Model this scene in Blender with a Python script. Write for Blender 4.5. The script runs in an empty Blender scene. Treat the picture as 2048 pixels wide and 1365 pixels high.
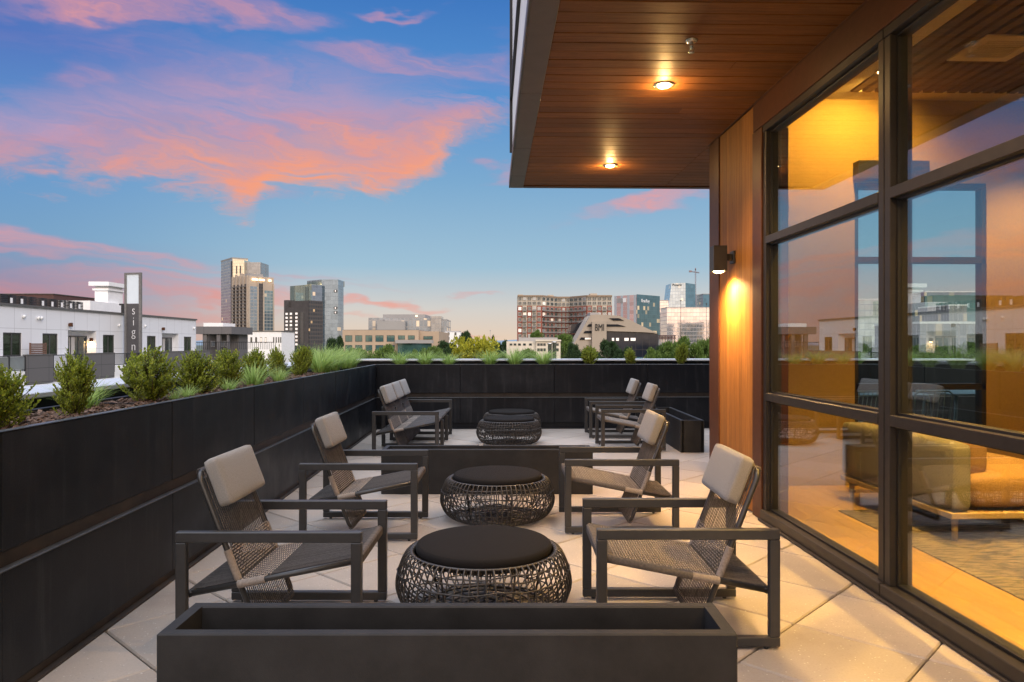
import bpy, bmesh, math, random
from mathutils import Vector, Matrix
R = math.radians
PI = math.pi
S = bpy.context.scene
COL = S.collection

# ------------------------------------------------------------------ camera
F = 1465.0                       # focal length in photo pixels (2048 wide)
YAW = 39.0 / F                   # camera turned slightly right of the building axis
EYE = 1.40
cam_d = bpy.data.cameras.new("camera")
cam_d.sensor_width = 36.0
cam_d.lens = F / 2048.0 * 36.0
cam_d.shift_y = 5.5 / 2048.0
cam_d.clip_start = 0.05
cam_d.clip_end = 20000
cam = bpy.data.objects.new("camera", cam_d)
COL.objects.link(cam)
cam.location = (0, 0, EYE)
cam.rotation_euler = (R(90), 0, -YAW)
S.camera = cam

# ------------------------------------------------------------------ render settings
S.render.engine = 'CYCLES'
S.view_settings.view_transform = 'Standard'
S.view_settings.look = 'None'
S.view_settings.gamma = 1
S.view_settings.exposure = 0.0
S.view_settings.use_curve_mapping = False
S.cycles.use_denoising = True
try:
    S.cycles.denoiser = 'OPENIMAGEDENOISE'
except Exception:
    pass
S.cycles.max_bounces = 7
S.cycles.diffuse_bounces = 3
S.cycles.glossy_bounces = 4
S.cycles.transmission_bounces = 4
S.cycles.transparent_max_bounces = 12
S.cycles.sample_clamp_indirect = 4.0
S.cycles.caustics_reflective = False
S.cycles.caustics_refractive = False

def srgb(r, g, b):
    def c(v):
        v /= 255.0
        return v / 12.92 if v <= 0.04045 else ((v + 0.055) / 1.055) ** 2.4
    return (c(r), c(g), c(b), 1.0)

# ------------------------------------------------------------------ node helper
class NT:
    def __init__(s, tree):
        s.t = tree
    def n(s, typ, **kw):
        nd = s.t.nodes.new(typ)
        for k, v in kw.items():
            setattr(nd, k, v)
        return nd
    def link(s, a, b):
        s.t.links.new(a, b)
    def put(s, sock, v):
        if isinstance(v, bpy.types.NodeSocket):
            s.link(v, sock)
        else:
            sock.default_value = v
    def math(s, op, a, b=0.0, c=None, clamp=False):
        nd = s.n('ShaderNodeMath', operation=op)
        nd.use_clamp = clamp
        s.put(nd.inputs[0], a)
        if op not in ('SINE', 'COSINE', 'FRACT', 'FLOOR', 'ABSOLUTE', 'ARCSINE', 'SQRT', 'EXPONENT'):
            s.put(nd.inputs[1], b)
        if c is not None:
            s.put(nd.inputs[2], c)
        return nd.outputs[0]
    def vmath(s, op, a, b=None):
        nd = s.n('ShaderNodeVectorMath', operation=op)
        s.put(nd.inputs[0], a)
        if b is not None:
            s.put(nd.inputs[1], b)
        return nd
    def sstep(s, v, lo, hi):
        nd = s.n('ShaderNodeMapRange', interpolation_type='SMOOTHSTEP')
        s.put(nd.inputs['Value'], v)
        nd.inputs['From Min'].default_value = lo
        nd.inputs['From Max'].default_value = hi
        return nd.outputs['Result']
    def lerp(s, v, lo, hi, a=0.0, b=1.0):
        nd = s.n('ShaderNodeMapRange')
        s.put(nd.inputs['Value'], v)
        nd.inputs['From Min'].default_value = lo
        nd.inputs['From Max'].default_value = hi
        nd.inputs['To Min'].default_value = a
        nd.inputs['To Max'].default_value = b
        return nd.outputs['Result']
    def mix(s, f, a, b, mode='MIX'):
        nd = s.n('ShaderNodeMix', data_type='RGBA', blend_type=mode)
        s.put(nd.inputs[0], f)
        s.put(nd.inputs[6], a)
        s.put(nd.inputs[7], b)
        return nd.outputs[2]
    def noise(s, vec, scale=5.0, detail=4.0, rough=0.55, dist=0.0):
        nd = s.n('ShaderNodeTexNoise')
        s.put(nd.inputs['Vector'], vec)
        nd.inputs['Scale'].default_value = scale
        nd.inputs['Detail'].default_value = detail
        nd.inputs['Roughness'].default_value = rough
        nd.inputs['Distortion'].default_value = dist
        return nd.outputs[0]
    def xyz(s, x, y, z):
        nd = s.n('ShaderNodeCombineXYZ')
        s.put(nd.inputs[0], x); s.put(nd.inputs[1], y); s.put(nd.inputs[2], z)
        return nd.outputs[0]
    def ramp(s, v, stops, interp='LINEAR'):
        nd = s.n('ShaderNodeValToRGB')
        cr = nd.color_ramp
        cr.interpolation = interp
        while len(cr.elements) < len(stops):
            cr.elements.new(0.5)
        for e, (p, c) in zip(cr.elements, stops):
            e.position = p
            e.color = c
        s.put(nd.inputs[0], v)
        return nd.outputs[0]

# ------------------------------------------------------------------ world: dusk sky with lit clouds
W = bpy.data.worlds.new("World")
S.world = W
W.use_nodes = True
def build_world():
    t = NT(W.node_tree)
    W.node_tree.nodes.clear()
    out = t.n('ShaderNodeOutputWorld')
    bg = t.n('ShaderNodeBackground')
    t.link(bg.outputs[0], out.inputs[0])
    tc = t.n('ShaderNodeTexCoord')
    d = t.vmath('NORMALIZE', tc.outputs['Generated']).outputs[0]
    sp = t.n('ShaderNodeSeparateXYZ'); t.link(d, sp.inputs[0])
    x, y, z = sp.outputs
    az = t.math('ARCTAN2', x, y)             # 0 along +Y, positive to the right
    el = t.math('ARCSINE', z)
    # base gradient by elevation
    e01 = t.lerp(el, 0.0, 0.52)
    base = t.ramp(e01, [(0.0, srgb(233, 206, 180)), (0.09, srgb(212, 208, 202)), (0.20, srgb(160, 193, 213)),
                        (0.42, srgb(124, 170, 208)), (0.65, srgb(86, 144, 207)), (0.85, srgb(64, 120, 192)), (1.0, srgb(62, 114, 187))])
    left = t.ramp(e01, [(0.0, srgb(180, 125, 135)), (0.10, srgb(148, 138, 165)), (0.24, srgb(120, 162, 198)),
                        (0.45, srgb(98, 150, 206)), (0.65, srgb(84, 118, 190)), (0.85, srgb(58, 114, 184)), (1.0, srgb(66, 108, 184))])
    lf = t.sstep(az, -0.18, -0.62)
    col = t.mix(lf, base, left)
    # streaky cloud noises in azimuth/elevation
    v1 = t.xyz(t.math('MULTIPLY', az, 2.2), t.math('MULTIPLY', el, 7.0), 3.1)
    warp = t.noise(v1, 1.6, 5, 0.55)
    warp2 = t.noise(t.xyz(t.math('MULTIPLY', az, 2.2), t.math('MULTIPLY', el, 7.0), 9.7), 1.7, 5, 0.55)
    azw = t.math('MULTIPLY_ADD', t.math('SUBTRACT', warp, 0.5), 0.34, az)
    elw = t.math('MULTIPLY_ADD', t.math('SUBTRACT', warp2, 0.5), 0.17, el)
    # sheared streak coordinates
    st = t.math('MULTIPLY_ADD', az, 0.10, elw)
    n1 = t.noise(t.xyz(t.math('MULTIPLY', azw, 3.0), t.math('MULTIPLY', st, 11.0), 0.0), 2.0, 8, 0.62, 0.3)
    n2 = t.noise(t.xyz(t.math('MULTIPLY', azw, 5.0), t.math('MULTIPLY', st, 26.0), 4.0), 2.6, 6, 0.6, 0.2)
    n3 = t.noise(t.xyz(t.math('MULTIPLY', azw, 1.6), t.math('MULTIPLY', elw, 4.0), 7.0), 2.0, 4, 0.5)
    p0 = t.xyz(azw, elw, 0.0)
    def px2(px, py):
        a = math.atan((px - 985) / F)
        e = math.atan((688 - py) / F * math.cos(a))
        return a, e
    def blob(px, py, rx, ry, tilt=0.0):
        a, e = px2(px, py)
        mp = t.n('ShaderNodeMapping', vector_type='TEXTURE')
        t.link(p0, mp.inputs['Vector'])
        mp.inputs['Location'].default_value = (a, e, 0)
        mp.inputs['Rotation'].default_value = (0, 0, R(tilt))
        mp.inputs['Scale'].default_value = (rx / F, ry / F, 1)
        ln = t.vmath('LENGTH', mp.outputs[0]).outputs['Value']
        return t.sstep(ln, 1.35, 0.15)
    blobs = [  # px, py, rx, ry, tilt, strength
        (60, 470, 260, 40, -4, 0.9), (230, 478, 150, 24, -6, 0.75), (120, 515, 300, 18, 0, 0.75), (330, 14, 320, 40, 4, 0.95), (250, 2, 180, 70, 0, 0.6), (830, 122, 290, 46, 3, 0.80),
        (190, 172, 120, 44, 6, 0.55), (60, 590, 420, 45, 0, 0.75), (330, 560, 260, 24, 2, 0.8), (620, 552, 150, 12, -3, 0.6), (380, 612, 330, 34, 0, 0.85), (730, 614, 130, 14, 2, 0.9),
        (1300, 418, 200, 30, 12, 0.95), (940, 651, 80, 8, 0, 0.8), (920, 590, 90, 9, 0, 0.6), (985, 335, 70, 18, 4, 0.7), (760, 4, 160, 14, 0, 0.7), (700, 572, 160, 12, -3, 0.4),
        (330, 655, 420, 22, 0, 0.6), (560, 420, 60, 14, 8, 0.45), (660, 660, 130, 16, 0, 0.6), (1120, 300, 90, 14, 0, 0.3), (600, 165, 480, 60, 3, 0.46), (300, 95, 360, 60, 0, 0.36)]
    tot = None
    for (px, py, rx, ry, tl, sg) in blobs:
        b = t.math('MULTIPLY', blob(px, py, rx, ry, tl), sg)
        tot = b if tot is None else t.math('MAXIMUM', tot, b)
    # some generic cloud elsewhere (behind and overhead), seen only in reflections
    back = t.sstep(t.math('ABSOLUTE', az), 0.75, 1.1)
    tot = t.math('MAXIMUM', tot, t.math('MULTIPLY', back, 0.62))
    tex = t.math('MULTIPLY_ADD', n2, 0.5, t.math('MULTIPLY', n1, 1.0))
    tx = t.math('SUBTRACT', tex, 0.76)
    dens = t.math('MULTIPLY_ADD', tx, 0.95, tot)
    cl = t.math('MULTIPLY', t.sstep(dens, -0.05, 1.40), t.sstep(tot, 0.0, 0.6))
    cl = t.math('MULTIPLY', cl, t.lerp(n2, 0.33, 0.62, 0.70, 1.08), clamp=True)
    # the large bank: crisp lower edge, soft top, its outline following the horizon angle
    a_lo, a_hi = px2(-420, 688)[0], px2(1180, 688)[0]
    aw = t.math('MULTIPLY_ADD', t.math('SUBTRACT', warp, 0.5), 0.12, az)
    ew = t.math('MULTIPLY_ADD', t.math('SUBTRACT', n2, 0.5), 0.075, t.math('MULTIPLY_ADD', t.math('SUBTRACT', warp2, 0.5), 0.05, el))
    an = t.lerp(aw, a_lo, a_hi)
    def curve(pts):
        nd = t.n('ShaderNodeFloatCurve')
        cv = nd.mapping.curves[0]
        pp = sorted(((px2(px, py)[0] - a_lo) / (a_hi - a_lo), px2(px, py)[1]) for px, py in pts)
        while len(cv.points) < len(pp): cv.points.new(0.5, 0.5)
        for c, (x_, y_) in zip(cv.points, pp): c.location = (x_, y_)
        nd.mapping.update()
        t.put(nd.inputs['Value'], an)
        return nd.outputs[0]
    lo = curve([(-420, 330), (0, 352), (150, 362), (290, 376), (390, 388), (440, 412), (480, 445), (505, 448), (545, 402), (650, 392), (750, 395), (810, 372), (850, 340), (900, 295), (1000, 250), (1060, 225), (1180, 215)])
    up = curve([(-420, 240), (0, 225), (120, 205), (280, 180), (450, 165), (700, 178), (780, 205), (900, 212), (1010, 215), (1060, 218), (1180, 214)])
    th = t.math('MAXIMUM', t.math('SUBTRACT', up, lo), 0.004)
    hh = t.math('DIVIDE', t.math('SUBTRACT', ew, lo), th)
    bank = t.math('MULTIPLY', t.sstep(t.math('SUBTRACT', ew, lo), -0.012, 0.036), t.sstep(hh, 1.35, 0.62))
    bank = t.math('MULTIPLY', bank, t.sstep(az, 0.06, -0.02))
    thin = t.math('MULTIPLY', t.sstep(hh, 0.12, 0.75), t.lerp(az, -0.10, -0.42))     # thinner towards the upper left
    op = t.math('SUBTRACT', t.math('MULTIPLY_ADD', tx, 1.5, 0.98), t.math('MULTIPLY', thin, 0.30))
    op = t.math('MULTIPLY', op, t.lerp(t.math('MULTIPLY', hh, t.math('SUBTRACT', 0.62, n2)), -0.05, 0.30, 1.05, 0.55))
    bank = t.math('MULTIPLY', bank, t.math('MINIMUM', t.math('MAXIMUM', op, 0.0), 0.97))
    # cloud colours: mauve where thin and high, pink, then orange at the low lit edge
    shade = t.math('MULTIPLY_ADD', t.math('SUBTRACT', n3, 0.5), 1.2, t.math('MULTIPLY', dens, 0.62))
    ccol = t.ramp(shade, [(0.0, srgb(160, 140, 180)), (0.30, srgb(205, 150, 172)), (0.62, srgb(230, 156, 158)), (1.0, srgb(242, 160, 146))])
    low = t.sstep(e01, 0.26, 0.04)
    ccol = t.mix(t.math('MULTIPLY', low, 0.85), ccol, srgb(243, 152, 122))
    ccol = t.mix(t.math('MULTIPLY', t.math('MULTIPLY', low, lf), 0.8), ccol, srgb(200, 132, 138))
    hs = t.math('MULTIPLY_ADD', tx, -0.9, t.math('MULTIPLY_ADD', t.math('SUBTRACT', n3, 0.5), 0.6, hh))
    hs = t.math('ADD', hs, t.math('MULTIPLY', t.lerp(az, -0.22, -0.52), 0.32))
    bcol = t.ramp(hs, [(0.0, srgb(252, 162, 116)), (0.25, srgb(246, 160, 128)), (0.5, srgb(226, 156, 148)), (0.75, srgb(206, 152, 168)), (1.0, srgb(204, 158, 182))])
    cl = t.math('MULTIPLY', cl, 0.80)
    col = t.mix(cl, col, ccol)
    col = t.mix(bank, col, bcol)
    # sunset side, behind the camera: a brighter warm sky
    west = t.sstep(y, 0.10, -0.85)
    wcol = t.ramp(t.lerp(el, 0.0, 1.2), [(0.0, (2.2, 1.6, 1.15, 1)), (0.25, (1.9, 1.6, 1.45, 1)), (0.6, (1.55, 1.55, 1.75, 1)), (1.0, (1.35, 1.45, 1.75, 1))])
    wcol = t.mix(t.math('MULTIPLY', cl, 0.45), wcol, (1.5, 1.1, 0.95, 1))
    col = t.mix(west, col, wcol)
    # zenith brightened to fill the terrace with light (never in frame)
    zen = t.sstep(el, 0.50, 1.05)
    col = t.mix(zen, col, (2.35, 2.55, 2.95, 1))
    # below the horizon
    col = t.mix(t.sstep(el, 0.0, -0.06), col, (0.16, 0.17, 0.16, 1))
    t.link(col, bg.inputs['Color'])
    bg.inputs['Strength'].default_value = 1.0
build_world()

# soft low sun behind the camera on the right; the lounge building shades the terrace
sd = bpy.data.lights.new("sun", 'SUN')
sd.energy = 1.7
sd.angle = R(22)
sd.color = (1.0, 0.86, 0.72)
sun = bpy.data.objects.new("sun", sd)
COL.objects.link(sun)
_dir = Vector((-0.50, 0.72, -0.44))
sun.rotation_euler = _dir.to_track_quat('-Z', 'Y').to_euler()

# ------------------------------------------------------------------ pixel helpers (photo pixel -> world point)
FW = Vector((math.sin(YAW), math.cos(YAW)))
RT = Vector((math.cos(YAW), -math.sin(YAW)))
def at(px, d, py=None, z=None):
    xc = (px - 1024) / F * d
    p = FW * d + RT * xc
    if z is None:
        z = EYE - (py - 688) / F * d
    return Vector((p.x, p.y, z))
def zat(py, d):
    return EYE - (py - 688) / F * d
def flooor(px, py, z=0.0):
    return at(px, (EYE - z) * F / (py - 688), z=z)

# ------------------------------------------------------------------ object helpers
def tag(o, label=None, cat=None, group=None, kind=None):
    if label: o['label'] = label
    if cat: o['category'] = cat
    if group: o['group'] = group
    if kind: o['kind'] = kind
    return o
def thing(name, label, cat, loc=(0, 0, 0), rz=0.0, group=None):
    o = bpy.data.objects.new(name, None)
    o.empty_display_size = 0.1
    COL.objects.link(o)
    o.location = loc
    o.rotation_euler = (0, 0, rz)
    return tag(o, label, cat, group)
def copy_tree(o, parent=None):
    c = o.copy()
    COL.objects.link(c)
    if parent is not None:
        c.parent = parent
    for ch in list(o.children):
        copy_tree(ch, c)
    return c
def dup(root, loc, rz, label, group=None, scale=None):
    c = copy_tree(root)
    c.location = loc
    c.rotation_euler = (0, 0, rz)
    if scale is not None:
        c.scale = scale
    c['label'] = label
    if group: c['group'] = group
    return c

class MB:
    """collects shapes for one mesh"""
    def __init__(s):
        s.v = []; s.f = []; s.m = []; s.sm = []
    def add(s, vs, fs, mi=0, smooth=False):
        b = len(s.v)
        s.v.extend([tuple(p) for p in vs])
        for f in fs:
            s.f.append(tuple(i + b for i in f)); s.m.append(mi); s.sm.append(smooth)
        return s
    def box(s, x0, x1, y0, y1, z0, z1, mi=0, M=None):
        vs = [Vector(p) for p in ((x0, y0, z0), (x1, y0, z0), (x1, y1, z0), (x0, y1, z0), (x0, y0, z1), (x1, y0, z1), (x1, y1, z1), (x0, y1, z1))]
        if M is not None: vs = [M @ p for p in vs]
        return s.add(vs, [(0, 3, 2, 1), (4, 5, 6, 7), (0, 1, 5, 4), (1, 2, 6, 5), (2, 3, 7, 6), (3, 0, 4, 7)], mi)
    def cbox(s, x0, x1, y0, y1, z0, z1, c=0.004, mi=0, M=None):
        """box with chamfered edges"""
        X = (x0, x0 + c, x1 - c, x1); Y = (y0, y0 + c, y1 - c, y1); Z = (z0, z0 + c, z1 - c, z1)
        idx = {}; vs = []
        def vid(i, j, k):
            key = (i, j, k)
            if key not in idx:
                idx[key] = len(vs); p = Vector((X[i], Y[j], Z[k])); vs.append(M @ p if M is not None else p)
            return idx[key]
        fs = []
        fs.append([vid(1, 1, 0), vid(1, 2, 0), vid(2, 2, 0), vid(2, 1, 0)])
        fs.append([vid(1, 1, 3), vid(2, 1, 3), vid(2, 2, 3), vid(1, 2, 3)])
        fs.append([vid(1, 0, 1), vid(2, 0, 1), vid(2, 0, 2), vid(1, 0, 2)])
        fs.append([vid(1, 3, 1), vid(1, 3, 2), vid(2, 3, 2), vid(2, 3, 1)])
        fs.append([vid(0, 1, 1), vid(0, 1, 2), vid(0, 2, 2), vid(0, 2, 1)])
        fs.append([vid(3, 1, 1), vid(3, 2, 1), vid(3, 2, 2), vid(3, 1, 2)])
        # edges
        for k, kk in ((0, 1), (3, 2)):
            for (a, b, c1, d1) in (((1, 1), (2, 1), (2, 0), (1, 0)), ((2, 2), (1, 2), (1, 3), (2, 3))):
                fs.append([vid(*a, k), vid(*b, k), vid(*c1, kk), vid(*d1, kk)])
            for (a, b, c1, d1) in (((1, 2), (1, 1), (0, 1), (0, 2)), ((2, 1), (2, 2), (3, 2), (3, 1))):
                fs.append([vid(*a, k), vid(*b, k), vid(*c1, kk), vid(*d1, kk)])
        for (a, b) in (((1, 0), (0, 1)), ((2, 0), (3, 1)), ((1, 3), (0, 2)), ((2, 3), (3, 2))):
            fs.append([vid(*a, 1), vid(*b, 1), vid(*b, 2), vid(*a, 2)])
        for i, ii in ((0, 1), (3, 2)):
            for j, jj in ((0, 1), (3, 2)):
                for k, kk in ((0, 1), (3, 2)):
                    fs.append([vid(i, jj, kk), vid(ii, j, kk), vid(ii, jj, k)])
        return s.add(vs, fs, mi)
    def tube(s, pts, r, n=6, closed=False, mi=0, caps=True, rs=None):
        pts = [Vector(p) for p in pts]
        m = len(pts)
        vs = []; fs = []
        up = None
        for i, p in enumerate(pts):
            if closed:
                t = pts[(i + 1) % m] - pts[i - 1]
            else:
                t = pts[min(i + 1, m - 1)] - pts[max(i - 1, 0)]
            if t.length < 1e-9: t = Vector((0, 0, 1))
            t.normalize()
            if up is None:
                up = Vector((0, 0, 1)) if abs(t.z) < 0.9 else Vector((1, 0, 0))
            up = up - t * up.dot(t)
            if up.length < 1e-6:
                up = t.orthogonal()
            up.normalize()
            sd_ = t.cross(up)
            rr = rs[i] if rs else r
            for k in range(n):
                a = 2 * PI * k / n
                vs.append(p + up * math.cos(a) * rr + sd_ * math.sin(a) * rr)
        last = m if closed else m - 1
        for i in range(last):
            j = (i + 1) % m
            for k in range(n):
                k2 = (k + 1) % n
                fs.append((i * n + k, i * n + k2, j * n + k2, j * n + k))
        if not closed and caps:
            fs.append(tuple(range(n - 1, -1, -1)))
            fs.append(tuple((m - 1) * n + k for k in range(n)))
        return s.add(vs, fs, mi, True)
    def lathe(s, prof, n=32, c=(0, 0, 0), mi=0, smooth=True):
        vs = []; fs = []
        m = len(prof)
        for (r, z) in prof:
            for k in range(n):
                a = 2 * PI * k / n
                vs.append((c[0] + r * math.cos(a), c[1] + r * math.sin(a), c[2] + z))
        for i in range(m - 1):
            for k in range(n):
                k2 = (k + 1) % n
                fs.append((i * n + k, i * n + k2, (i + 1) * n + k2, (i + 1) * n + k))
        fs.append(tuple(range(n - 1, -1, -1)))
        fs.append(tuple((m - 1) * n + k for k in range(n)))
        return s.add(vs, fs, mi, smooth)
    def prism(s, poly, z0, z1, mi=0):
        """vertical extrusion of a counter-clockwise xy polygon"""
        n = len(poly)
        vs = [(p[0], p[1], z0) for p in poly] + [(p[0], p[1], z1) for p in poly]
        fs = [tuple(range(n - 1, -1, -1)), tuple(range(n, 2 * n))]
        for i in range(n):
            j = (i + 1) % n
            fs.append((i, j, n + j, n + i))
        return s.add(vs, fs, mi)
    def slab(s, poly, y0, y1, mi=0):
        """xz polygon (counter-clockwise seen from -y) extruded from y0 back to y1"""
        n = len(poly)
        vs = [(p[0], y0, p[1]) for p in poly] + [(p[0], y1, p[1]) for p in poly]
        fs = [tuple(range(n)), tuple(range(2 * n - 1, n - 1, -1))]
        for i in range(n):
            j = (i + 1) % n
            fs.append((j, i, n + i, n + j))
        return s.add(vs, fs, mi)
    def mesh(s, name, mats):
        me = bpy.data.meshes.new(name)
        me.from_pydata(s.v, [], s.f)
        if not isinstance(mats, (list, tuple)): mats = [mats]
        for m in mats: me.materials.append(m)
        me.polygons.foreach_set('material_index', s.m)
        me.polygons.foreach_set('use_smooth', s.sm)
        me.update()
        return me
    def build(s, name, mats, parent=None, loc=(0, 0, 0), rz=0.0):
        o = bpy.data.objects.new(name, s.mesh(name, mats))
        COL.objects.link(o)
        o.location = loc
        o.rotation_euler = (0, 0, rz)
        if parent is not None: o.parent = parent
        return o
def child(name, me, parent, loc=(0, 0, 0), rz=0.0, scale=(1, 1, 1)):
    o = bpy.data.objects.new(name, me)
    COL.objects.link(o)
    o.parent = parent
    o.location = loc
    o.rotation_euler = (0, 0, rz)
    o.scale = scale
    return o
def fix_normals(o):
    bm = bmesh.new(); bm.from_mesh(o.data)
    bmesh.ops.recalc_face_normals(bm, faces=bm.faces)
    bm.to_mesh(o.data); bm.free()

# ------------------------------------------------------------------ materials
def mat(name, col, rough=0.6, metal=0.0, var=0.15, scale=8.0, stretch=(1, 1, 1), bump=0.0, bscale=None, spec=0.5, island=0.0, sheen=0.0, coords='Object'):
    m = bpy.data.materials.new(name)
    m.use_nodes = True
    t = NT(m.node_tree)
    b = m.node_tree.nodes['Principled BSDF']
    c = tuple(col[:3]) + (1,)
    tc = t.n('ShaderNodeTexCoord').outputs[coords]
    mp = t.n('ShaderNodeMapping'); t.link(tc, mp.inputs[0]); mp.inputs['Scale'].default_value = stretch
    v = mp.outputs[0]
    if var > 0:
        nz = t.noise(v, scale, 5, 0.6)
        fac = t.lerp(nz, 0.3, 0.7, 1 - var, 1 + var)
        colr = t.mix(1.0, c, t.xyz(fac, fac, fac), 'MULTIPLY')
    else:
        colr = t.mix(0.0, c, c)
    if island > 0:
        g = t.n('ShaderNodeNewGeometry')
        fi = t.lerp(g.outputs['Random Per Island'], 0, 1, 1 - island, 1 + island)
        colr = t.mix(1.0, colr, t.xyz(fi, fi, fi), 'MULTIPLY')
    t.link(colr, b.inputs['Base Color'])
    b.inputs['Roughness'].default_value = rough
    b.inputs['Metallic'].default_value = metal
    b.inputs['Specular IOR Level'].default_value = spec
    if sheen: b.inputs['Sheen Weight'].default_value = sheen
    if bump > 0:
        bn = t.n('ShaderNodeBump')
        bn.inputs['Strength'].default_value = bump
        bn.inputs['Distance'].default_value = 0.01
        t.link(t.noise(v, bscale or scale * 6, 4, 0.6), bn.inputs['Height'])
        t.link(bn.outputs[0], b.inputs['Normal'])
    return m
def emit(name, col, strength):
    m = bpy.data.materials.new(name)
    m.use_nodes = True
    b = m.node_tree.nodes['Principled BSDF']
    b.inputs['Base Color'].default_value = (0.8, 0.8, 0.8, 1)
    b.inputs['Emission Color'].default_value = tuple(col[:3]) + (1,)
    b.inputs['Emission Strength'].default_value = strength
    return m
def wood(name, dark, light, along=(1, 1, 1), rough=0.5, island=0.22, scale=6.0, spec=0.4):
    """boards: fine grain stretched along one axis, tint per board"""
    m = bpy.data.materials.new(name)
    m.use_nodes = True
    t = NT(m.node_tree)
    b = m.node_tree.nodes['Principled BSDF']
    tc = t.n('ShaderNodeTexCoord').outputs['Object']
    g = t.n('ShaderNodeNewGeometry')
    mp = t.n('ShaderNodeMapping'); t.link(tc, mp.inputs[0]); mp.inputs['Scale'].default_value = along
    off = t.math('MULTIPLY', g.outputs['Random Per Island'], 37.0)
    v = t.vmath('ADD', mp.outputs[0], t.xyz(off, off, off)).outputs[0]
    n1 = t.noise(v, scale, 6, 0.65, 0.6)
    n2 = t.noise(v, scale * 5, 4, 0.6)
    f = t.math('MULTIPLY_ADD', n2, 0.45, t.math('MULTIPLY', n1, 0.75))
    c = t.ramp(t.lerp(f, 0.38, 0.82), [(0.0, tuple(dark[:3]) + (1,)), (0.55, tuple((a + bb) / 2 for a, bb in zip(dark[:3], light[:3])) + (1,)), (1.0, tuple(light[:3]) + (1,))])
    fi = t.lerp(g.outputs['Random Per Island'], 0, 1, 1 - island, 1 + island)
    c = t.mix(1.0, c, t.xyz(fi, fi, fi), 'MULTIPLY')
    t.link(c, b.inputs['Base Color'])
    b.inputs['Roughness'].default_value = rough
    b.inputs['Specular IOR Level'].default_value = spec
    bn = t.n('ShaderNodeBump'); bn.inputs['Strength'].default_value = 0.25; bn.inputs['Distance'].default_value = 0.004
    t.link(n2, bn.inputs['Height']); t.link(bn.outputs[0], b.inputs['Normal'])
    return m
def glass(name, f0=0.12, tint=(0.86, 0.9, 0.88)):
    m = bpy.data.materials.new(name)
    m.use_nodes = True
    t = NT(m.node_tree)
    m.node_tree.nodes.clear()
    out = t.n('ShaderNodeOutputMaterial')
    tr = t.n('ShaderNodeBsdfTransparent'); tr.inputs[0].default_value = tuple(tint) + (1,)
    gl = t.n('ShaderNodeBsdfGlossy'); gl.inputs['Roughness'].default_value = 0.0
    gl.inputs['Color'].default_value = (0.92, 0.97, 1.0, 1)
    lw = t.n('ShaderNodeLayerWeight')
    fc = t.math('POWER', lw.outputs['Facing'], 5.0)
    # Layer Weight 'Facing' is 1-cos at blend 0.5
    f = t.math('MULTIPLY_ADD', fc, 1 - f0, f0)
    mx = t.n('ShaderNodeMixShader')
    t.link(f, mx.inputs[0]); t.link(tr.outputs[0], mx.inputs[1]); t.link(gl.outputs[0], mx.inputs[2])
    t.link(mx.outputs[0], out.inputs[0])
    return m
def leafmat(name, dark, light, rough=0.45, trans=0.25, spec=0.4):
    m = bpy.data.materials.new(name)
    m.use_nodes = True
    t = NT(m.node_tree)
    b = m.node_tree.nodes['Principled BSDF']
    g = t.n('ShaderNodeNewGeometry')
    tc = t.n('ShaderNodeTexCoord').outputs['Object']
    n = t.noise(tc, 3.5, 3, 0.5)
    f = t.math('MULTIPLY_ADD', g.outputs['Random Per Island'], 0.55, t.math('MULTIPLY', n, 0.5))
    c = t.ramp(f, [(0.1, tuple(dark[:3]) + (1,)), (0.75, tuple(light[:3]) + (1,))])
    t.link(c, b.inputs['Base Color'])
    b.inputs['Roughness'].default_value = rough
    b.inputs['Specular IOR Level'].default_value = spec
    tl = t.n('ShaderNodeBsdfTranslucent'); t.link(c, tl.inputs[0])
    mx = t.n('ShaderNodeMixShader'); mx.inputs[0].default_value = trans
    out = m.node_tree.nodes['Material Output']
    t.link(b.outputs[0], mx.inputs[1]); t.link(tl.outputs[0], mx.inputs[2]); t.link(mx.outputs[0], out.inputs[0])
    return m
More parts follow.
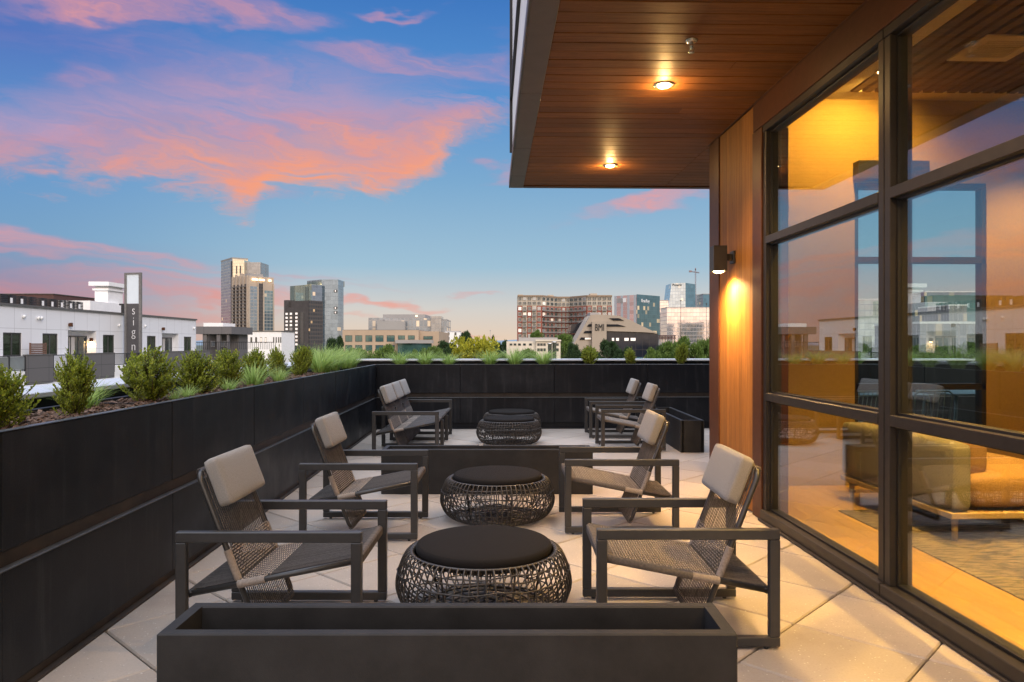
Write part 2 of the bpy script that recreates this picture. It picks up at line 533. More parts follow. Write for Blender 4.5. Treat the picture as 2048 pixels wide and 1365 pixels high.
def curtain(name, tint, bay=1.5, floor=3.6, line=0.08, linecol=(0.35, 0.35, 0.35), rough=0.08, lit=0.03, spandrel=0.0, metal=0.75, litcol=(1.0, 0.62, 0.28), vline=None):
    """glass curtain wall: mullions and floors as a grid, each pane slightly different, a few lit"""
    m = bpy.data.materials.new(name)
    m.use_nodes = True
    t = NT(m.node_tree)
    b = m.node_tree.nodes['Principled BSDF']
    tc = t.n('ShaderNodeTexCoord').outputs['Object']
    sp = t.n('ShaderNodeSeparateXYZ'); t.link(tc, sp.inputs[0])
    h = t.math('DIVIDE', t.math('ADD', t.math('ADD', sp.outputs[0], sp.outputs[1]), 500.0), bay)
    v = t.math('DIVIDE', t.math('ADD', sp.outputs[2], 100.0), floor)
    fh = t.math('FRACT', h); fv = t.math('FRACT', v)
    vl = (vline if vline is not None else line) / bay
    l1 = t.math('LESS_THAN', fh, vl) if vl > 0 else 0.0
    l2 = t.math('LESS_THAN', fv, line * 1.3 / floor)
    ln = t.math('MAXIMUM', l1, l2)
    cell = t.xyz(t.math('FLOOR', h), t.math('FLOOR', v), 0.0)
    wn = t.n('ShaderNodeTexWhiteNoise', noise_dimensions='3D'); t.link(cell, wn.inputs['Vector'])
    r = wn.outputs['Value']
    fac = t.lerp(r, 0, 1, 0.85, 1.1)
    c = t.mix(1.0, tuple(tint) + (1,), t.xyz(fac, fac, fac), 'MULTIPLY')
    if spandrel > 0:
        sp_ = t.math('LESS_THAN', fv, spandrel)
        c = t.mix(sp_, c, tuple(x * 0.6 for x in tint) + (1,))
    c = t.mix(ln, c, tuple(linecol) + (1,))
    t.link(c, b.inputs['Base Color'])
    t.link(t.math('MULTIPLY', t.math('SUBTRACT', 1.0, ln), metal), b.inputs['Metallic'])
    t.link(t.math('MULTIPLY_ADD', ln, 0.5, rough), b.inputs['Roughness'])
    # panes are never perfectly flat
    bn = t.n('ShaderNodeBump'); bn.inputs['Strength'].default_value = 0.05; bn.inputs['Distance'].default_value = 0.3
    t.link(t.noise(tc, 0.25, 2, 0.5), bn.inputs['Height']); t.link(bn.outputs[0], b.inputs['Normal'])
    wn2 = t.n('ShaderNodeTexWhiteNoise', noise_dimensions='3D'); t.link(t.vmath('ADD', cell, (7.3, 1.7, 4.4)).outputs[0], wn2.inputs['Vector'])
    on = t.math('MULTIPLY', t.math('LESS_THAN', wn2.outputs['Value'], lit), t.math('SUBTRACT', 1.0, ln))
    b.inputs['Emission Color'].default_value = tuple(litcol) + (1,)
    t.link(t.math('MULTIPLY', on, t.lerp(r, 0, 1, 0.25, 0.8)), b.inputs['Emission Strength'])
    return m

def leaf(mb, p, d, up, l, w):
    d = d.normalized(); s = d.cross(up)
    if s.length < 1e-4: s = d.orthogonal()
    s.normalize(); nrm = s.cross(d)
    a = p; b_ = p + d * l * 0.5 + s * w * 0.5 + nrm * w * 0.10; c = p + d * l; e_ = p + d * l * 0.5 - s * w * 0.5 + nrm * w * 0.10
    mb.add([a, b_, c, e_], [(0, 1, 2, 3)], 0, False)
random.seed(11)
rnd = random.random
def rr(a, b): return a + (b - a) * random.random()

M = {}
def steel_mat():
    m = bpy.data.materials.new('black_steel'); m.use_nodes = True
    t = NT(m.node_tree); b = m.node_tree.nodes['Principled BSDF']
    tc = t.n('ShaderNodeTexCoord').outputs['Object']
    mp = t.n('ShaderNodeMapping'); t.link(tc, mp.inputs[0]); mp.inputs['Scale'].default_value = (14, 14, 1.1)
    st = t.noise(mp.outputs[0], 1.0, 5, 0.65)          # run-off streaks
    bl = t.noise(tc, 2.2, 4, 0.6)
    gr = t.noise(tc, 160, 2, 0.5)
    f = t.math('ADD', t.math('MULTIPLY', t.sstep(st, 0.50, 0.78), 0.75), t.math('MULTIPLY', t.sstep(bl, 0.45, 0.8), 0.6))
    f = t.math('ADD', f, t.math('MULTIPLY', t.math('SUBTRACT', gr, 0.5), 0.8), clamp=True)
    t.link(t.mix(f, (0.0085, 0.0098, 0.0130, 1), (0.034, 0.035, 0.038, 1)), b.inputs['Base Color'])
    t.link(t.lerp(bl, 0.3, 0.7, 0.34, 0.56), b.inputs['Roughness'])
    b.inputs['Specular IOR Level'].default_value = 0.2
    bn = t.n('ShaderNodeBump'); bn.inputs['Strength'].default_value = 0.10; bn.inputs['Distance'].default_value = 0.004
    t.link(t.noise(tc, 3.0, 3), bn.inputs['Height']); t.link(bn.outputs[0], b.inputs['Normal'])
    return m
M['black'] = steel_mat()
M['lit_edge'] = mat('light_catching_steel_edge', (0.10, 0.105, 0.11), 0.35, 0.3, 0.3, 20.0)  # paler grey: the light caught by rim and ledge is put into the colour
M['reveal'] = mat('rusty_reveal', (0.034, 0.025, 0.019), 0.6, 0.0, 0.5, 6.0)
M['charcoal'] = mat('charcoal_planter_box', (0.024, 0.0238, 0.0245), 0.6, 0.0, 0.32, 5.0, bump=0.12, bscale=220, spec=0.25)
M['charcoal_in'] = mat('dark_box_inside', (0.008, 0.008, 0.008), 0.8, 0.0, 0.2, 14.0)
M['frame'] = mat('powder_coated_frame', (0.040, 0.0395, 0.040), 0.38, 0.0, 0.10, 30.0, bump=0.03, bscale=400, spec=0.5)
M['tube'] = mat('dark_metal_tube', (0.060, 0.058, 0.056), 0.3, 0.4, 0.10, 30.0)
M['rope'] = mat('taupe_rope', (0.135, 0.116, 0.102), 0.85, 0.0, 0.25, 90.0, bump=0.5, bscale=500, island=0.18)
M['rope_dark'] = mat('dark_grey_rope', (0.075, 0.070, 0.070), 0.85, 0.0, 0.25, 90.0, bump=0.5, bscale=500, island=0.18)
M['rope_light'] = mat('sand_rope', (0.36, 0.305, 0.26), 0.85, 0.0, 0.22, 90.0, bump=0.5, bscale=500, island=0.12)
M['cushion'] = mat('linen_cushion', (0.30, 0.278, 0.250), 0.9, 0.0, 0.12, 160.0, bump=0.45, bscale=700, sheen=0.2)
M['cushion_back'] = M['cushion']
M['rattan'] = mat('dark_rattan', (0.046, 0.040, 0.035), 0.36, 0.0, 0.45, 40.0, bump=0.2, bscale=300, island=0.25)
M['ottoman_top'] = mat('dark_brown_cushion', (0.0135, 0.012, 0.0115), 0.95, 0.0, 0.15, 180.0, bump=0.5, bscale=800, spec=0.2)
M['bronze'] = mat('bronze_aluminium', (0.034, 0.030, 0.027), 0.42, 0.1, 0.12, 20.0, spec=0.3)
M['bronze_dark'] = mat('dark_gasket', (0.014, 0.013, 0.012), 0.5)
M['trim_brown'] = mat('brown_metal_trim', (0.085, 0.034, 0.016), 0.45, 0.1, 0.12, 20.0, spec=0.2)
M['fascia'] = mat('grey_brown_fascia', (0.115, 0.095, 0.085), 0.5, 0.1, 0.1, 6.0)
M['white_panel'] = mat('white_fibre_cement', (0.78, 0.78, 0.77), 0.7, 0.0, 0.05, 2.0)
M['steel'] = mat('bright_steel', (0.55, 0.52, 0.48), 0.25, 0.9, 0.1, 20.0)
M['coping'] = mat('pale_metal_coping', (0.62, 0.63, 0.65), 0.45, 0.15, 0.08, 3.0)
M['soil'] = mat('soil', (0.05, 0.032, 0.022), 0.95, 0.0, 0.5, 30.0, bump=0.8, bscale=60)
M['mulch'] = mat('mulch_chips', (0.13, 0.078, 0.052), 0.9, 0.0, 0.4, 60.0, island=0.65)
M['lamp'] = emit('lamp_glow', (1.0, 0.62, 0.24), 30.0)
M['leaf'] = leafmat('box_leaf', (0.045, 0.075, 0.008), (0.40, 0.465, 0.048), 0.34, 0.35)
M['grass'] = leafmat('ornamental_grass', (0.17, 0.29, 0.055), (0.52, 0.66, 0.20), 0.5, 0.45)
M['stem'] = mat('woody_stem', (0.08, 0.055, 0.035), 0.9, 0.0, 0.3, 30.0)
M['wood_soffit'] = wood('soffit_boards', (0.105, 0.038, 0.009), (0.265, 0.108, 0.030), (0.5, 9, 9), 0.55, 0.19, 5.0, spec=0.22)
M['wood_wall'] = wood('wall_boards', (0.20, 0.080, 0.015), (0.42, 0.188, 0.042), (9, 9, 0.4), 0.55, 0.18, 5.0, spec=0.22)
M['oak'] = wood('oak_floor', (0.34, 0.19, 0.020), (0.54, 0.33, 0.045), (7, 0.6, 7), 0.4, 0.2, 5.0)
M['ash_leg'] = wood('ash_leg', (0.42, 0.30, 0.17), (0.6, 0.45, 0.27), (9, 9, 1), 0.5, 0.1, 5.0)
M['glass'] = glass('window_glass', 0.165, (0.88, 0.91, 0.88))
M['glass2'] = glass('far_window_glass', 0.05, (0.90, 0.95, 0.94))
# ================================================================== TERRACE
def paver_mat():
    m = bpy.data.materials.new('concrete_paver'); m.use_nodes = True
    t = NT(m.node_tree); b = m.node_tree.nodes['Principled BSDF']
    tc = t.n('ShaderNodeTexCoord').outputs['Object']; g = t.n('ShaderNodeNewGeometry')
    n1 = t.noise(tc, 1.3, 4, 0.6); n2 = t.noise(tc, 90, 3, 0.7)
    f = t.math('MULTIPLY', t.lerp(n1, 0.3, 0.7, 0.90, 1.08), t.lerp(n2, 0.3, 0.7, 0.93, 1.07))
    f = t.math('MULTIPLY', f, t.lerp(g.outputs['Random Per Island'], 0, 1, 0.84, 1.10))
    c = t.mix(1.0, (0.405, 0.355, 0.310, 1), t.xyz(f, f, f), 'MULTIPLY')
    vo = t.n('ShaderNodeTexVoronoi'); t.link(tc, vo.inputs['Vector']); vo.inputs['Scale'].default_value = 55
    wn = t.n('ShaderNodeTexWhiteNoise', noise_dimensions='3D'); t.link(vo.outputs['Position'], wn.inputs['Vector'])
    fl = t.math('MULTIPLY', t.math('LESS_THAN', vo.outputs['Distance'], 0.20), t.math('LESS_THAN', wn.outputs['Value'], 0.22))
    c = t.mix(t.math('MULTIPLY', fl, 0.75), c, (0.62, 0.59, 0.55, 1))
    fd = t.math('MULTIPLY', t.math('LESS_THAN', vo.outputs['Distance'], 0.22), t.math('GREATER_THAN', wn.outputs['Value'], 0.86))
    c = t.mix(t.math('MULTIPLY', fd, 0.5), c, (0.25, 0.22, 0.2, 1))
    st = t.sstep(t.noise(tc, 0.9, 5, 0.65), 0.55, 0.75)
    c = t.mix(t.math('MULTIPLY', st, 0.34), c, (0.20, 0.175, 0.155, 1))
    t.link(c, b.inputs['Base Color']); b.inputs['Roughness'].default_value = 0.62
    bn = t.n('ShaderNodeBump'); bn.inputs['Strength'].default_value = 0.22; bn.inputs['Distance'].default_value = 0.003
    t.link(n2, bn.inputs['Height']); t.link(bn.outputs[0], b.inputs['Normal'])
    return m
M['paver'] = paver_mat()
M['joint'] = mat('paver_joint', (0.045, 0.038, 0.034), 0.9)
pv = MB()
q = math.sqrt(0.5); g2 = 0.60; hw = g2 / 2 - 0.004
for i in range(-30, 30):
    for j in range(-30, 40):
        u = 0.0 + i * g2            # centre: lines at 0.3 + 0.6k
        v = 0.33 + j * g2
        X = (u + v) * q; Y = (v - u) * q
        if X < -2.2 or X > 8.2 or Y < -1.6 or Y > 12.2: continue
        if X > 2.55 and Y < 6.6: continue
        Mx = Matrix.Translation((X, Y, -0.05 + rr(-0.0012, 0.0012))) @ Matrix.Rotation(PI / 4, 4, 'Z')
        pv.cbox(-hw, hw, -hw, hw, 0.0, 0.05, 0.007, 0, Mx)
tf = pv.build('terrace_floor', M['paver']); tag(tf, kind='structure')
b = MB(); b.box(-3.0, 9.0, -3.0, 14.5, -0.6, -0.047); o = b.build('terrace_slab', M['joint']); tag(o, kind='structure')

# ------------------------------------------------------------------ raised planters
PX = -1.905; PT = 1.055
joints = [-1.6, -0.12, 1.38, 2.895, 4.41, 5.91, 7.44, 8.94, 10.44, 12.06]
pl = thing('raised_planter', 'long black steel raised planter running along the left side of the terrace', 'planter', (0, 0, 0))
for a, c in zip(joints[:-1], joints[1:]):
    e = MB(); e.cbox(PX - 0.03, PX, a + 0.003, c - 0.003, 0.59, PT, 0.004, 0); e.build('upper_panel', M['black'], pl)
    e = MB(); e.cbox(PX - 0.03, PX + 0.004, a + 0.001, c - 0.001, 0.055, 0.512, 0.003); e.build('lower_panel', M['black'], pl)
e = MB(); e.box(PX - 0.06, PX - 0.024, -1.6, 12.06, 0.505, 0.60); e.build('reveal_strip', M['reveal'], pl)
e = MB(); e.cbox(PX - 0.024, PX + 0.012, -1.6, 12.06, 0.513, 0.521, 0.002); e.build('ledge', M['lit_edge'], pl)
e = MB(); e.box(PX - 0.05, PX - 0.012, -1.6, 12.06, 0.0, 0.06); e.box(PX - 0.012, PX + 0.022, -1.6, 12.06, 0.0, 0.012); e.build('base_strip', M['reveal'], pl)
e = MB(); e.cbox(PX - 0.034, PX + 0.003, -1.6, 12.075, PT + 0.001, PT + 0.006, 0.002); e.build('rim', M['lit_edge'], pl)
for a, c in zip(joints[:-1], joints[1:]):          # inner trays with their own lips
    e = MB()
    e.box(PX - 0.485, PX - 0.465, a + 0.01, c - 0.01, 0.85, PT + 0.004)
    e.box(PX - 0.465, PX - 0.034, c - 0.028, c - 0.01, 0.85, PT - 0.004)
    e.box(PX - 0.52, PX - 0.485, a + 0.01, c - 0.01, PT - 0.012, PT + 0.002)
    e.box(PX - 0.465, PX - 0.034, c - 0.005, c + 0.02, 0.85, PT - 0.010)
    e.build('tray', M['black'], pl)
e = MB(); e.box(PX - 0.465, PX - 0.03, -1.6, 12.52, 0.80, 1.022); e.build('soil', M['soil'], pl)
e = MB(); e.box(PX - 0.70, PX - 0.06, -1.6, 12.05, 0.02, 0.80); e.build('carcass', M['black'], pl)

FY = 12.06
fpl = thing('raised_planter', 'black steel raised planter across the far end of the terrace', 'planter', (0, 0, 0))
fj = [-1.905, -0.53, 1.02, 2.57, 4.12, 5.67, 7.22, 8.6]
for a, c in zip(fj[:-1], fj[1:]):
    e = MB(); e.cbox(a + 0.003, c - 0.003, FY, FY + 0.03, 0.59, PT, 0.004); e.build('upper_panel', M['black'], fpl)
    e = MB(); e.cbox(a + 0.001, c - 0.001, FY - 0.004, FY + 0.03, 0.10, 0.512, 0.003); e.build('lower_panel', M['black'], fpl)
    e = MB()
    e.box(a + 0.01, c - 0.01, FY + 0.465, FY + 0.485, 0.85, PT + 0.004)
    e.box(c - 0.028, c - 0.01, FY + 0.034, FY + 0.465, 0.85, PT - 0.006)
    e.build('tray', M['black'], fpl)
e = MB(); e.box(-1.9, 8.6, FY + 0.024, FY + 0.06, 0.505, 0.60); e.build('reveal_strip', M['reveal'], fpl)
e = MB(); e.cbox(-1.9, 8.6, FY - 0.012, FY + 0.024, 0.513, 0.521, 0.002); e.build('ledge', M['lit_edge'], fpl)
e = MB(); e.box(-1.9, 8.6, FY + 0.012, FY + 0.05, 0.0, 0.10); e.box(-1.9, 8.6, FY - 0.03, FY + 0.012, 0.0, 0.014); e.build('base_strip', M['black'], fpl)
e = MB(); e.cbox(-1.9, 8.6, FY - 0.003, FY + 0.034, PT + 0.001, PT + 0.006, 0.002); e.build('rim', M['lit_edge'], fpl)
e = MB(); e.box(-1.93, 8.6, FY + 0.03, FY + 0.465, 0.80, 1.022); e.build('soil', M['soil'], fpl)
e = MB(); e.box(-1.9, 8.6, FY + 0.06, FY + 0.70, 0.02, 0.80); e.build('carcass', M['black'], fpl)

pw = thing('parapet_wall', 'parapet wall with pale metal coping outside the black planters', 'parapet', (0, 0, 0))
e = MB(); e.box(-2.95, -2.60, -1.6, 13.4, -0.6, 1.09); e.box(-2.60, 8.7, 13.1, 13.4, -0.6, 1.09); e.build('wall', M['black'], pw)
e = MB(); e.cbox(-3.02, -2.56, -1.6, 13.52, 1.092, 1.125, 0.005); e.build('coping', M['coping'], pw)
e = MB(); e.cbox(-2.558, 8.75, 13.04, 13.52, 1.092, 1.125, 0.005); e.build('coping', M['coping'], pw)

def mulch(n, x0, x1, y0, y1, z, name, size=0.03):
    e = MB()
    for _ in range(n):
        x, y = rr(x0, x1), rr(y0, y1)
        l = rr(0.4, 1.3) * size; w = rr(0.15, 0.35) * size; h = rr(0.05, 0.15) * size
        Mx = Matrix.Translation((x, y, z + rr(-0.004, 0.012))) @ Matrix.Rotation(rr(0, PI), 4, 'Z') @ Matrix.Rotation(rr(-0.5, 0.5), 4, 'Y') @ Matrix.Rotation(rr(-0.6, 0.6), 4, 'X')
        e.box(-l, l, -w, w, -h, h, 0, Mx)
    o = e.build(name, M['mulch'])
    tag(o, 'brown bark mulch chips covering the soil in the ' + ('left planter' if name == 'mulch' and x1 < 0 else 'far planter'), 'mulch', kind='stuff')
    return o
mulch(5200, PX - 0.462, PX - 0.038, 2.2, 9.0, 1.032, 'mulch')
mulch(2200, -1.9, 3.6, FY + 0.04, FY + 0.46, 1.032, 'mulch', 0.03)

# ================================================================== LOUNGE BUILDING
WX = 2.15                                     # outer face of the window wall
BY = 7.14                                     # end of the building
SZ = 3.36                                     # soffit height
bd = thing('lounge_building', 'lounge building with timber soffit, timber wall and tall dark framed windows on the right', 'building', (0, 0, 0))
# soffit boards across the overhang (also over the room's outer edge)
e = MB()
y = -2.5
while y < 9.05:
    w = 0.145
    x = 0.385
    first = True
    while x < 2.145:
        ln = rr(1.2, 3.0)
        x1 = min(x + ln, 2.145)
        if 2.145 - x1 < 0.4: x1 = 2.145
        ry = rr(-0.0015, 0.0015)
        e.cbox(x + 0.0008, x1 - 0.0008, y + 0.0035, min(y + w, 9.05) - 0.0035, SZ + ry, SZ + 0.02 + ry, 0.003)
        x = x1
    y += w
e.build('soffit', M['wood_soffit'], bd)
# past the corner the soffit carries on over the side terrace
e = MB()
y = BY + 0.005
while y < 9.05:
    x = 2.145
    while x < 8.5:
        x1 = min(x + rr(1.2, 3.0), 8.5)
        e.cbox(x + 0.0008, x1 - 0.0008, y + 0.0035, min(y + 0.145, 9.05) - 0.0035, SZ, SZ + 0.02, 0.003)
        x = x1
    y += 0.145
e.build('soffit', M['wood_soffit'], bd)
e = MB(); e.box(0.24, 2.26, -2.5, 9.12, SZ + 0.022, SZ + 0.06); e.box(2.26, 8.5, 7.21, 9.12, SZ + 0.022, SZ + 0.06); e.build('soffit_backing', M['bronze_dark'], bd)
# fascia: brown underside band, white panels above it
e = MB()
for a, c in zip([-2.5, 1.0, 3.35, 5.7, 7.3, 8.5], [1.0, 3.35, 5.7, 7.3, 8.5, 9.16]):
    e.cbox(0.222, 0.384, a + 0.002, c - 0.002, SZ - 0.012, SZ + 0.02, 0.003)
    e.cbox(0.205, 0.2215, a + 0.002, c - 0.002, SZ - 0.012, SZ + 0.075, 0.003)
e.build('fascia', M['fascia'], bd)
e = MB(); e.cbox(0.385, 8.5, 9.06, 9.16, SZ - 0.012, SZ + 0.09, 0.003); e.build('fascia', M['trim_brown'], bd)
e = MB()
for a, c in zip([-2.5, 1.2, 4.6], [1.2, 4.6, 7.9]):
    e.box(0.215, 0.40, a + 0.004, c - 0.004, SZ + 0.078, 7.5)
e.build('upper_wall', M['white_panel'], bd)
e = MB(); e.box(0.40, 2.25, -2.5, 7.88, SZ + 0.07, 4.06); e.box(2.25, 8.5, 7.21, 7.88, SZ + 0.07, 4.06); e.box(0.40, 8.5, -2.5, 7.88, 4.061, 7.48); e.build('upper_storey', M['white_panel'], bd)
e = MB(); e.box(0.185, 0.2149, 7.86, 7.905, SZ + 0.10, 7.5); e.box(0.188, 0.2145, -2.5, 7.86, SZ + 0.66, SZ + 0.70); e.build('corner_flashing', M['bronze_dark'], bd)
e = MB(); e.box(0.24, 8.5, 7.92, 9.12, SZ + 0.062, SZ + 0.10); e.build('canopy_roof', M['bronze_dark'], bd)
# timber wall at the corner
e = MB()
y = 5.955
while y < 6.86:
    w = rr(0.05, 0.15); y1 = min(y + w, 6.87)
    if 6.87 - y1 < 0.04: y1 = 6.87
    e.cbox(WX, WX + 0.02, y + 0.0008, y1 - 0.0008, 0.012, SZ - 0.002, 0.0012)
    y = y1
e.build('timber_wall', M['wood_wall'], bd)
e = MB(); e.box(WX + 0.02, WX + 0.19, 5.955, 7.135, 0.0, SZ + 0.02); e.build('wall_core', M['bronze_dark'], bd)
e = MB(); e.cbox(WX - 0.012, WX + 0.02, 6.872, 7.0, 0.01, SZ - 0.002, 0.003); e.cbox(WX - 0.004, WX + 0.19, 7.0, BY + 0.06, 0.01, SZ - 0.002, 0.004); e.cbox(WX - 0.02, WX + 0.20, 5.755, 5.953, 0.0, SZ - 0.24, 0.004)
e.build('corner_trim', M['trim_brown'], bd)
e = MB(); e.cbox(WX - 0.015, WX + 0.20, -2.5, 5.953, 3.128, SZ - 0.003, 0.004); e.box(WX + 0.002, WX + 0.20, -2.5, 7.2, SZ + 0.0205, 4.0); e.build('header_beam', M['trim_brown'], bd)
e = MB(); e.cbox(WX - 0.024, WX - 0.0155, -2.5, 7.19, SZ - 0.012, SZ - 0.0005, 0.002); e.build('soffit_trim', M['trim_brown'], bd)
# window wall: bays of tall windows, each with three panes
bays = [(5.752, 3.965), (3.955, 2.165), (2.155, 0.365), (0.355, -1.435)]
zr = [(0.09, 0.955), (1.015, 2.185), (2.245, 3.07)]
for hi, lo in bays:
    e = MB()
    e.cbox(WX - 0.005, WX + 0.12, lo, lo + 0.055, 0.088, 3.072, 0.003)
    e.cbox(WX - 0.005, WX + 0.12, hi - 0.055, hi, 0.088, 3.072, 0.003)
    e.cbox(WX - 0.03, WX + 0.12, lo, hi, 0.0, 0.087, 0.003)
    e.cbox(WX - 0.01, WX + 0.12, lo, hi, 3.073, 3.126, 0.003)
    e.cbox(WX - 0.008, WX + 0.115, lo + 0.056, hi - 0.056, 0.955, 1.015, 0.003)
    e.cbox(WX - 0.008, WX + 0.115, lo + 0.056, hi - 0.056, 2.185, 2.245, 0.003)
    w = e.build('window', M['bronze'], bd)
    g = MB()
    for z0, z1 in zr:
        y0, y1 = lo + 0.056, hi - 0.056
        for a in ((y0, y0 + 0.014, z0, z1), (y1 - 0.014, y1, z0, z1), (y0 + 0.014, y1 - 0.014, z0, z0 + 0.012), (y0 + 0.014, y1 - 0.014, z1 - 0.012, z1)):
            g.box(WX + 0.03, WX + 0.10, *a)
    g.build('gasket', M['bronze_dark'], w)
    for z0, z1 in zr:
        p = MB(); p.box(WX + 0.045, WX + 0.053, lo + 0.07, hi - 0.07, z0 + 0.012, z1 - 0.012)
        p.build('pane', M['glass'], w)
e = MB(); e.cbox(WX - 0.05, WX - 0.031, -1.5, 5.75, 0.002, 0.02, 0.003); e.build('door_track', M['bronze'], bd)

# ---- the room
M['wallpaper'] = mat('woven_wallpaper', (0.40, 0.255, 0.075), 0.8, 0.0, 0.10, 60.0, (1, 1, 0.5), bump=0.25, bscale=240)
M['plaster'] = mat('cream_ceiling', (0.78, 0.66, 0.44), 0.85, 0.0, 0.04, 3.0)
M['slat'] = wood('ceiling_slats', (0.035, 0.018, 0.008), (0.085, 0.045, 0.02), (9, 0.5, 9), 0.6, 0.2, 5.0)
M['dark_room'] = mat('dark_room_wall', (0.10, 0.075, 0.05), 0.8, 0.0, 0.1, 3.0)
e = MB(); e.box(WX + 0.125, 9.0, -2.0, 7.05, -0.03, 0.012)
fo = e.build('lounge_floor', M['joint']); tag(fo, kind='structure')
e = MB()
x = 2.28
while x < 6.6:
    y = -1.6 - rr(0, 1)
    while y < 7.03:
        y1 = min(y + rr(1.0, 2.0), 7.03)
        e.cbox(x + 0.0008, x + 0.1292, max(y, -1.6) + 0.0008, y1 - 0.0008, 0.013, 0.024, 0.001)
        y = y1
    x += 0.13
fo = e.build('floor_boards', M['oak']); tag(fo, kind='structure')
IZ = 3.78
bwx0, bwx1 = 3.53, 4.84
e = MB()
e.box(WX + 0.20, bwx0, 7.05, 7.12, 0.012, IZ)
e.box(bwx0, bwx1, 7.05, 7.12, 2.97, IZ)
e.box(bwx1, 9.0, 7.05, 7.12, 0.012, IZ)
e.build('room_wall', M['wallpaper'], bd)
e = MB()                                        # outer skin of that wall
e.box(WX + 0.20, bwx0, 7.121, 7.19, 0.0, SZ); e.box(bwx1, 9.0, 7.121, 7.19, 0.0, SZ); e.box(bwx0, bwx1, 7.121, 7.19, 2.97, SZ)
e.build('end_wall', M['trim_brown'], bd)
e = MB()
e.box(bwx0, bwx1, 7.06, 7.16, 2.19, 2.25); e.box(bwx0, bwx1, 7.06, 7.16, 0.95, 1.01); e.box(bwx0, bwx1, 7.06, 7.16, 0.012, 0.09)
e.box(bwx0, bwx0 + 0.04, 7.06, 7.16, 0.09, 2.92); e.box(bwx1 - 0.04, bwx1, 7.06, 7.16, 0.09, 2.92); e.box(bwx0, bwx1, 7.06, 7.16, 2.92, 2.97)
w = e.build('window', M['bronze'], bd)
for z0, z1 in ((0.09, 0.95), (1.01, 2.19), (2.25, 2.92)):
    p = MB(); p.box(bwx0 + 0.04, bwx1 - 0.04, 7.10, 7.108, z0, z1); p.build('pane', M['glass2'], w)
e = MB(); e.box(bwx0 - 0.02, 4.2, 6.93, 7.045, 2.99, 3.16); e.build('blind_box', M['bronze_dark'], bd)
e = MB()                                        # cream border round the slatted field
e.box(2.62, 3.36, -2.0, 7.05, IZ, IZ + 0.05); e.box(3.36, 9.0, 6.82, 7.05, IZ, IZ + 0.05); e.box(WX + 0.2, 2.62, -2.0, 7.05, 3.50, 3.55)
e.box(2.60, 2.62, -2.0, 7.05, 3.50, IZ)
e.build('ceiling', M['plaster'], bd)
e = MB(); e.box(3.36, 9.0, -2.0, 6.82, IZ + 0.08, IZ + 0.1); e.build('ceiling_void', M['bronze_dark'], bd)
e = MB()
x = 3.37
while x < 7.5:
    e.cbox(x, x + 0.075, -1.9, 6.81, IZ - 0.012, IZ + 0.05, 0.003); x += 0.115
e.build('ceiling_slats', M['slat'], bd)
e = MB(); e.box(9.0, 9.1, -2.0, 7.2, 0, 4.0); e.box(WX + 0.2, 9.1, -2.1, -2.0, 0, 4.0); e.build('room_wall', M['dark_room'], bd)
e = MB(); e.box(WX + 0.10, 9.1, -2.5, 7.2, 4.0, 4.05); e.build('room_roof', M['dark_room'], bd)
e = MB(); e.box(-2.95, 9.1, -3.0, 13.4, -13.0, -0.61); e.build('lower_storeys', M['white_panel'], bd)

# ceiling vent
v = thing('ceiling_vent', 'square metal air vent in the slatted lounge ceiling behind the glass', 'vent', (4.03, 5.75, IZ - 0.014), 0)
e = MB()
for a in ((-0.25, 0.25, -0.25, -0.17), (-0.25, 0.25, 0.17, 0.25), (-0.25, -0.17, -0.17, 0.17), (0.17, 0.25, -0.17, 0.17)):
    e.box(*a, -0.012, 0.0)
e.build('frame', M['plaster'], v)
e = MB()
for k in range(9):
    e.box(-0.165, 0.165, -0.155 + k * 0.036, -0.135 + k * 0.036, -0.006, 0.0)
e.build('louvre', M['plaster'], v)

# room lamps (recessed, wash the wallpaper and the floor)
def spot(loc, energy, col, size=120, blend=0.6, radius=0.04, aim=(0, 0, -1), parent=None, name='lamp'):
    l = bpy.data.lights.new(name, 'SPOT')
    l.energy = energy; l.color = col; l.spot_size = R(size); l.spot_blend = blend; l.shadow_soft_size = radius
    o = bpy.data.objects.new(name, l); COL.objects.link(o)
    o.rotation_euler = Vector(aim).to_track_quat('-Z', 'Y').to_euler()
    o.location = loc
    if parent is not None: o.parent = parent
    return o
WARM = (1.0, 0.56, 0.20)
def downlight(loc, label, group, energy, size=125, k=1.0, emat=None, aim=(0, 0, -1), col=WARM, glow=0):
    d = thing('downlight', label, 'downlight', loc, 0, group)
    e = MB(); e.lathe([(0.055 * k, -0.001), (0.075 * k, -0.003), (0.078 * k, -0.008), (0.062 * k, -0.012), (0.052 * k, -0.002)], 24); e.build('trim_ring', M['steel'], d)
    e = MB(); e.lathe([(0.050 * k, -0.003), (0.050 * k, -0.010), (0.042 * k, -0.020), (0.022 * k, -0.026), (0.002, -0.028)], 20); e.build('lens', emat or M['lamp'], d)
    spot((0, 0, -0.06), energy, col, size, 0.7, 0.05, aim, d, 'lamp_light')
    if glow:
        l = bpy.data.lights.new('lamp_glow', 'POINT'); l.energy = glow; l.color = (1.0, 0.58, 0.2); l.shadow_soft_size = 0.02
        o = bpy.data.objects.new('lamp_glow', l); COL.objects.link(o); o.location = (0, 0, -0.075); o.parent = d
    return d
downlight((1.29, 8.0, SZ), 'lit round downlight in the timber soffit, the farther and lower of the two in view', 'downlights in the timber soffit', 160, col=(1.0, 0.64, 0.33), glow=14)
downlight((1.295, 5.5, SZ), 'lit round downlight in the timber soffit, the nearer and larger of the two in view', 'downlights in the timber soffit', 160, col=(1.0, 0.64, 0.33), glow=14)
downlight((1.29, 3.0, SZ), 'lit round downlight in the timber soffit above the front chairs', 'downlights in the timber soffit', 160, col=(1.0, 0.64, 0.33), glow=14)
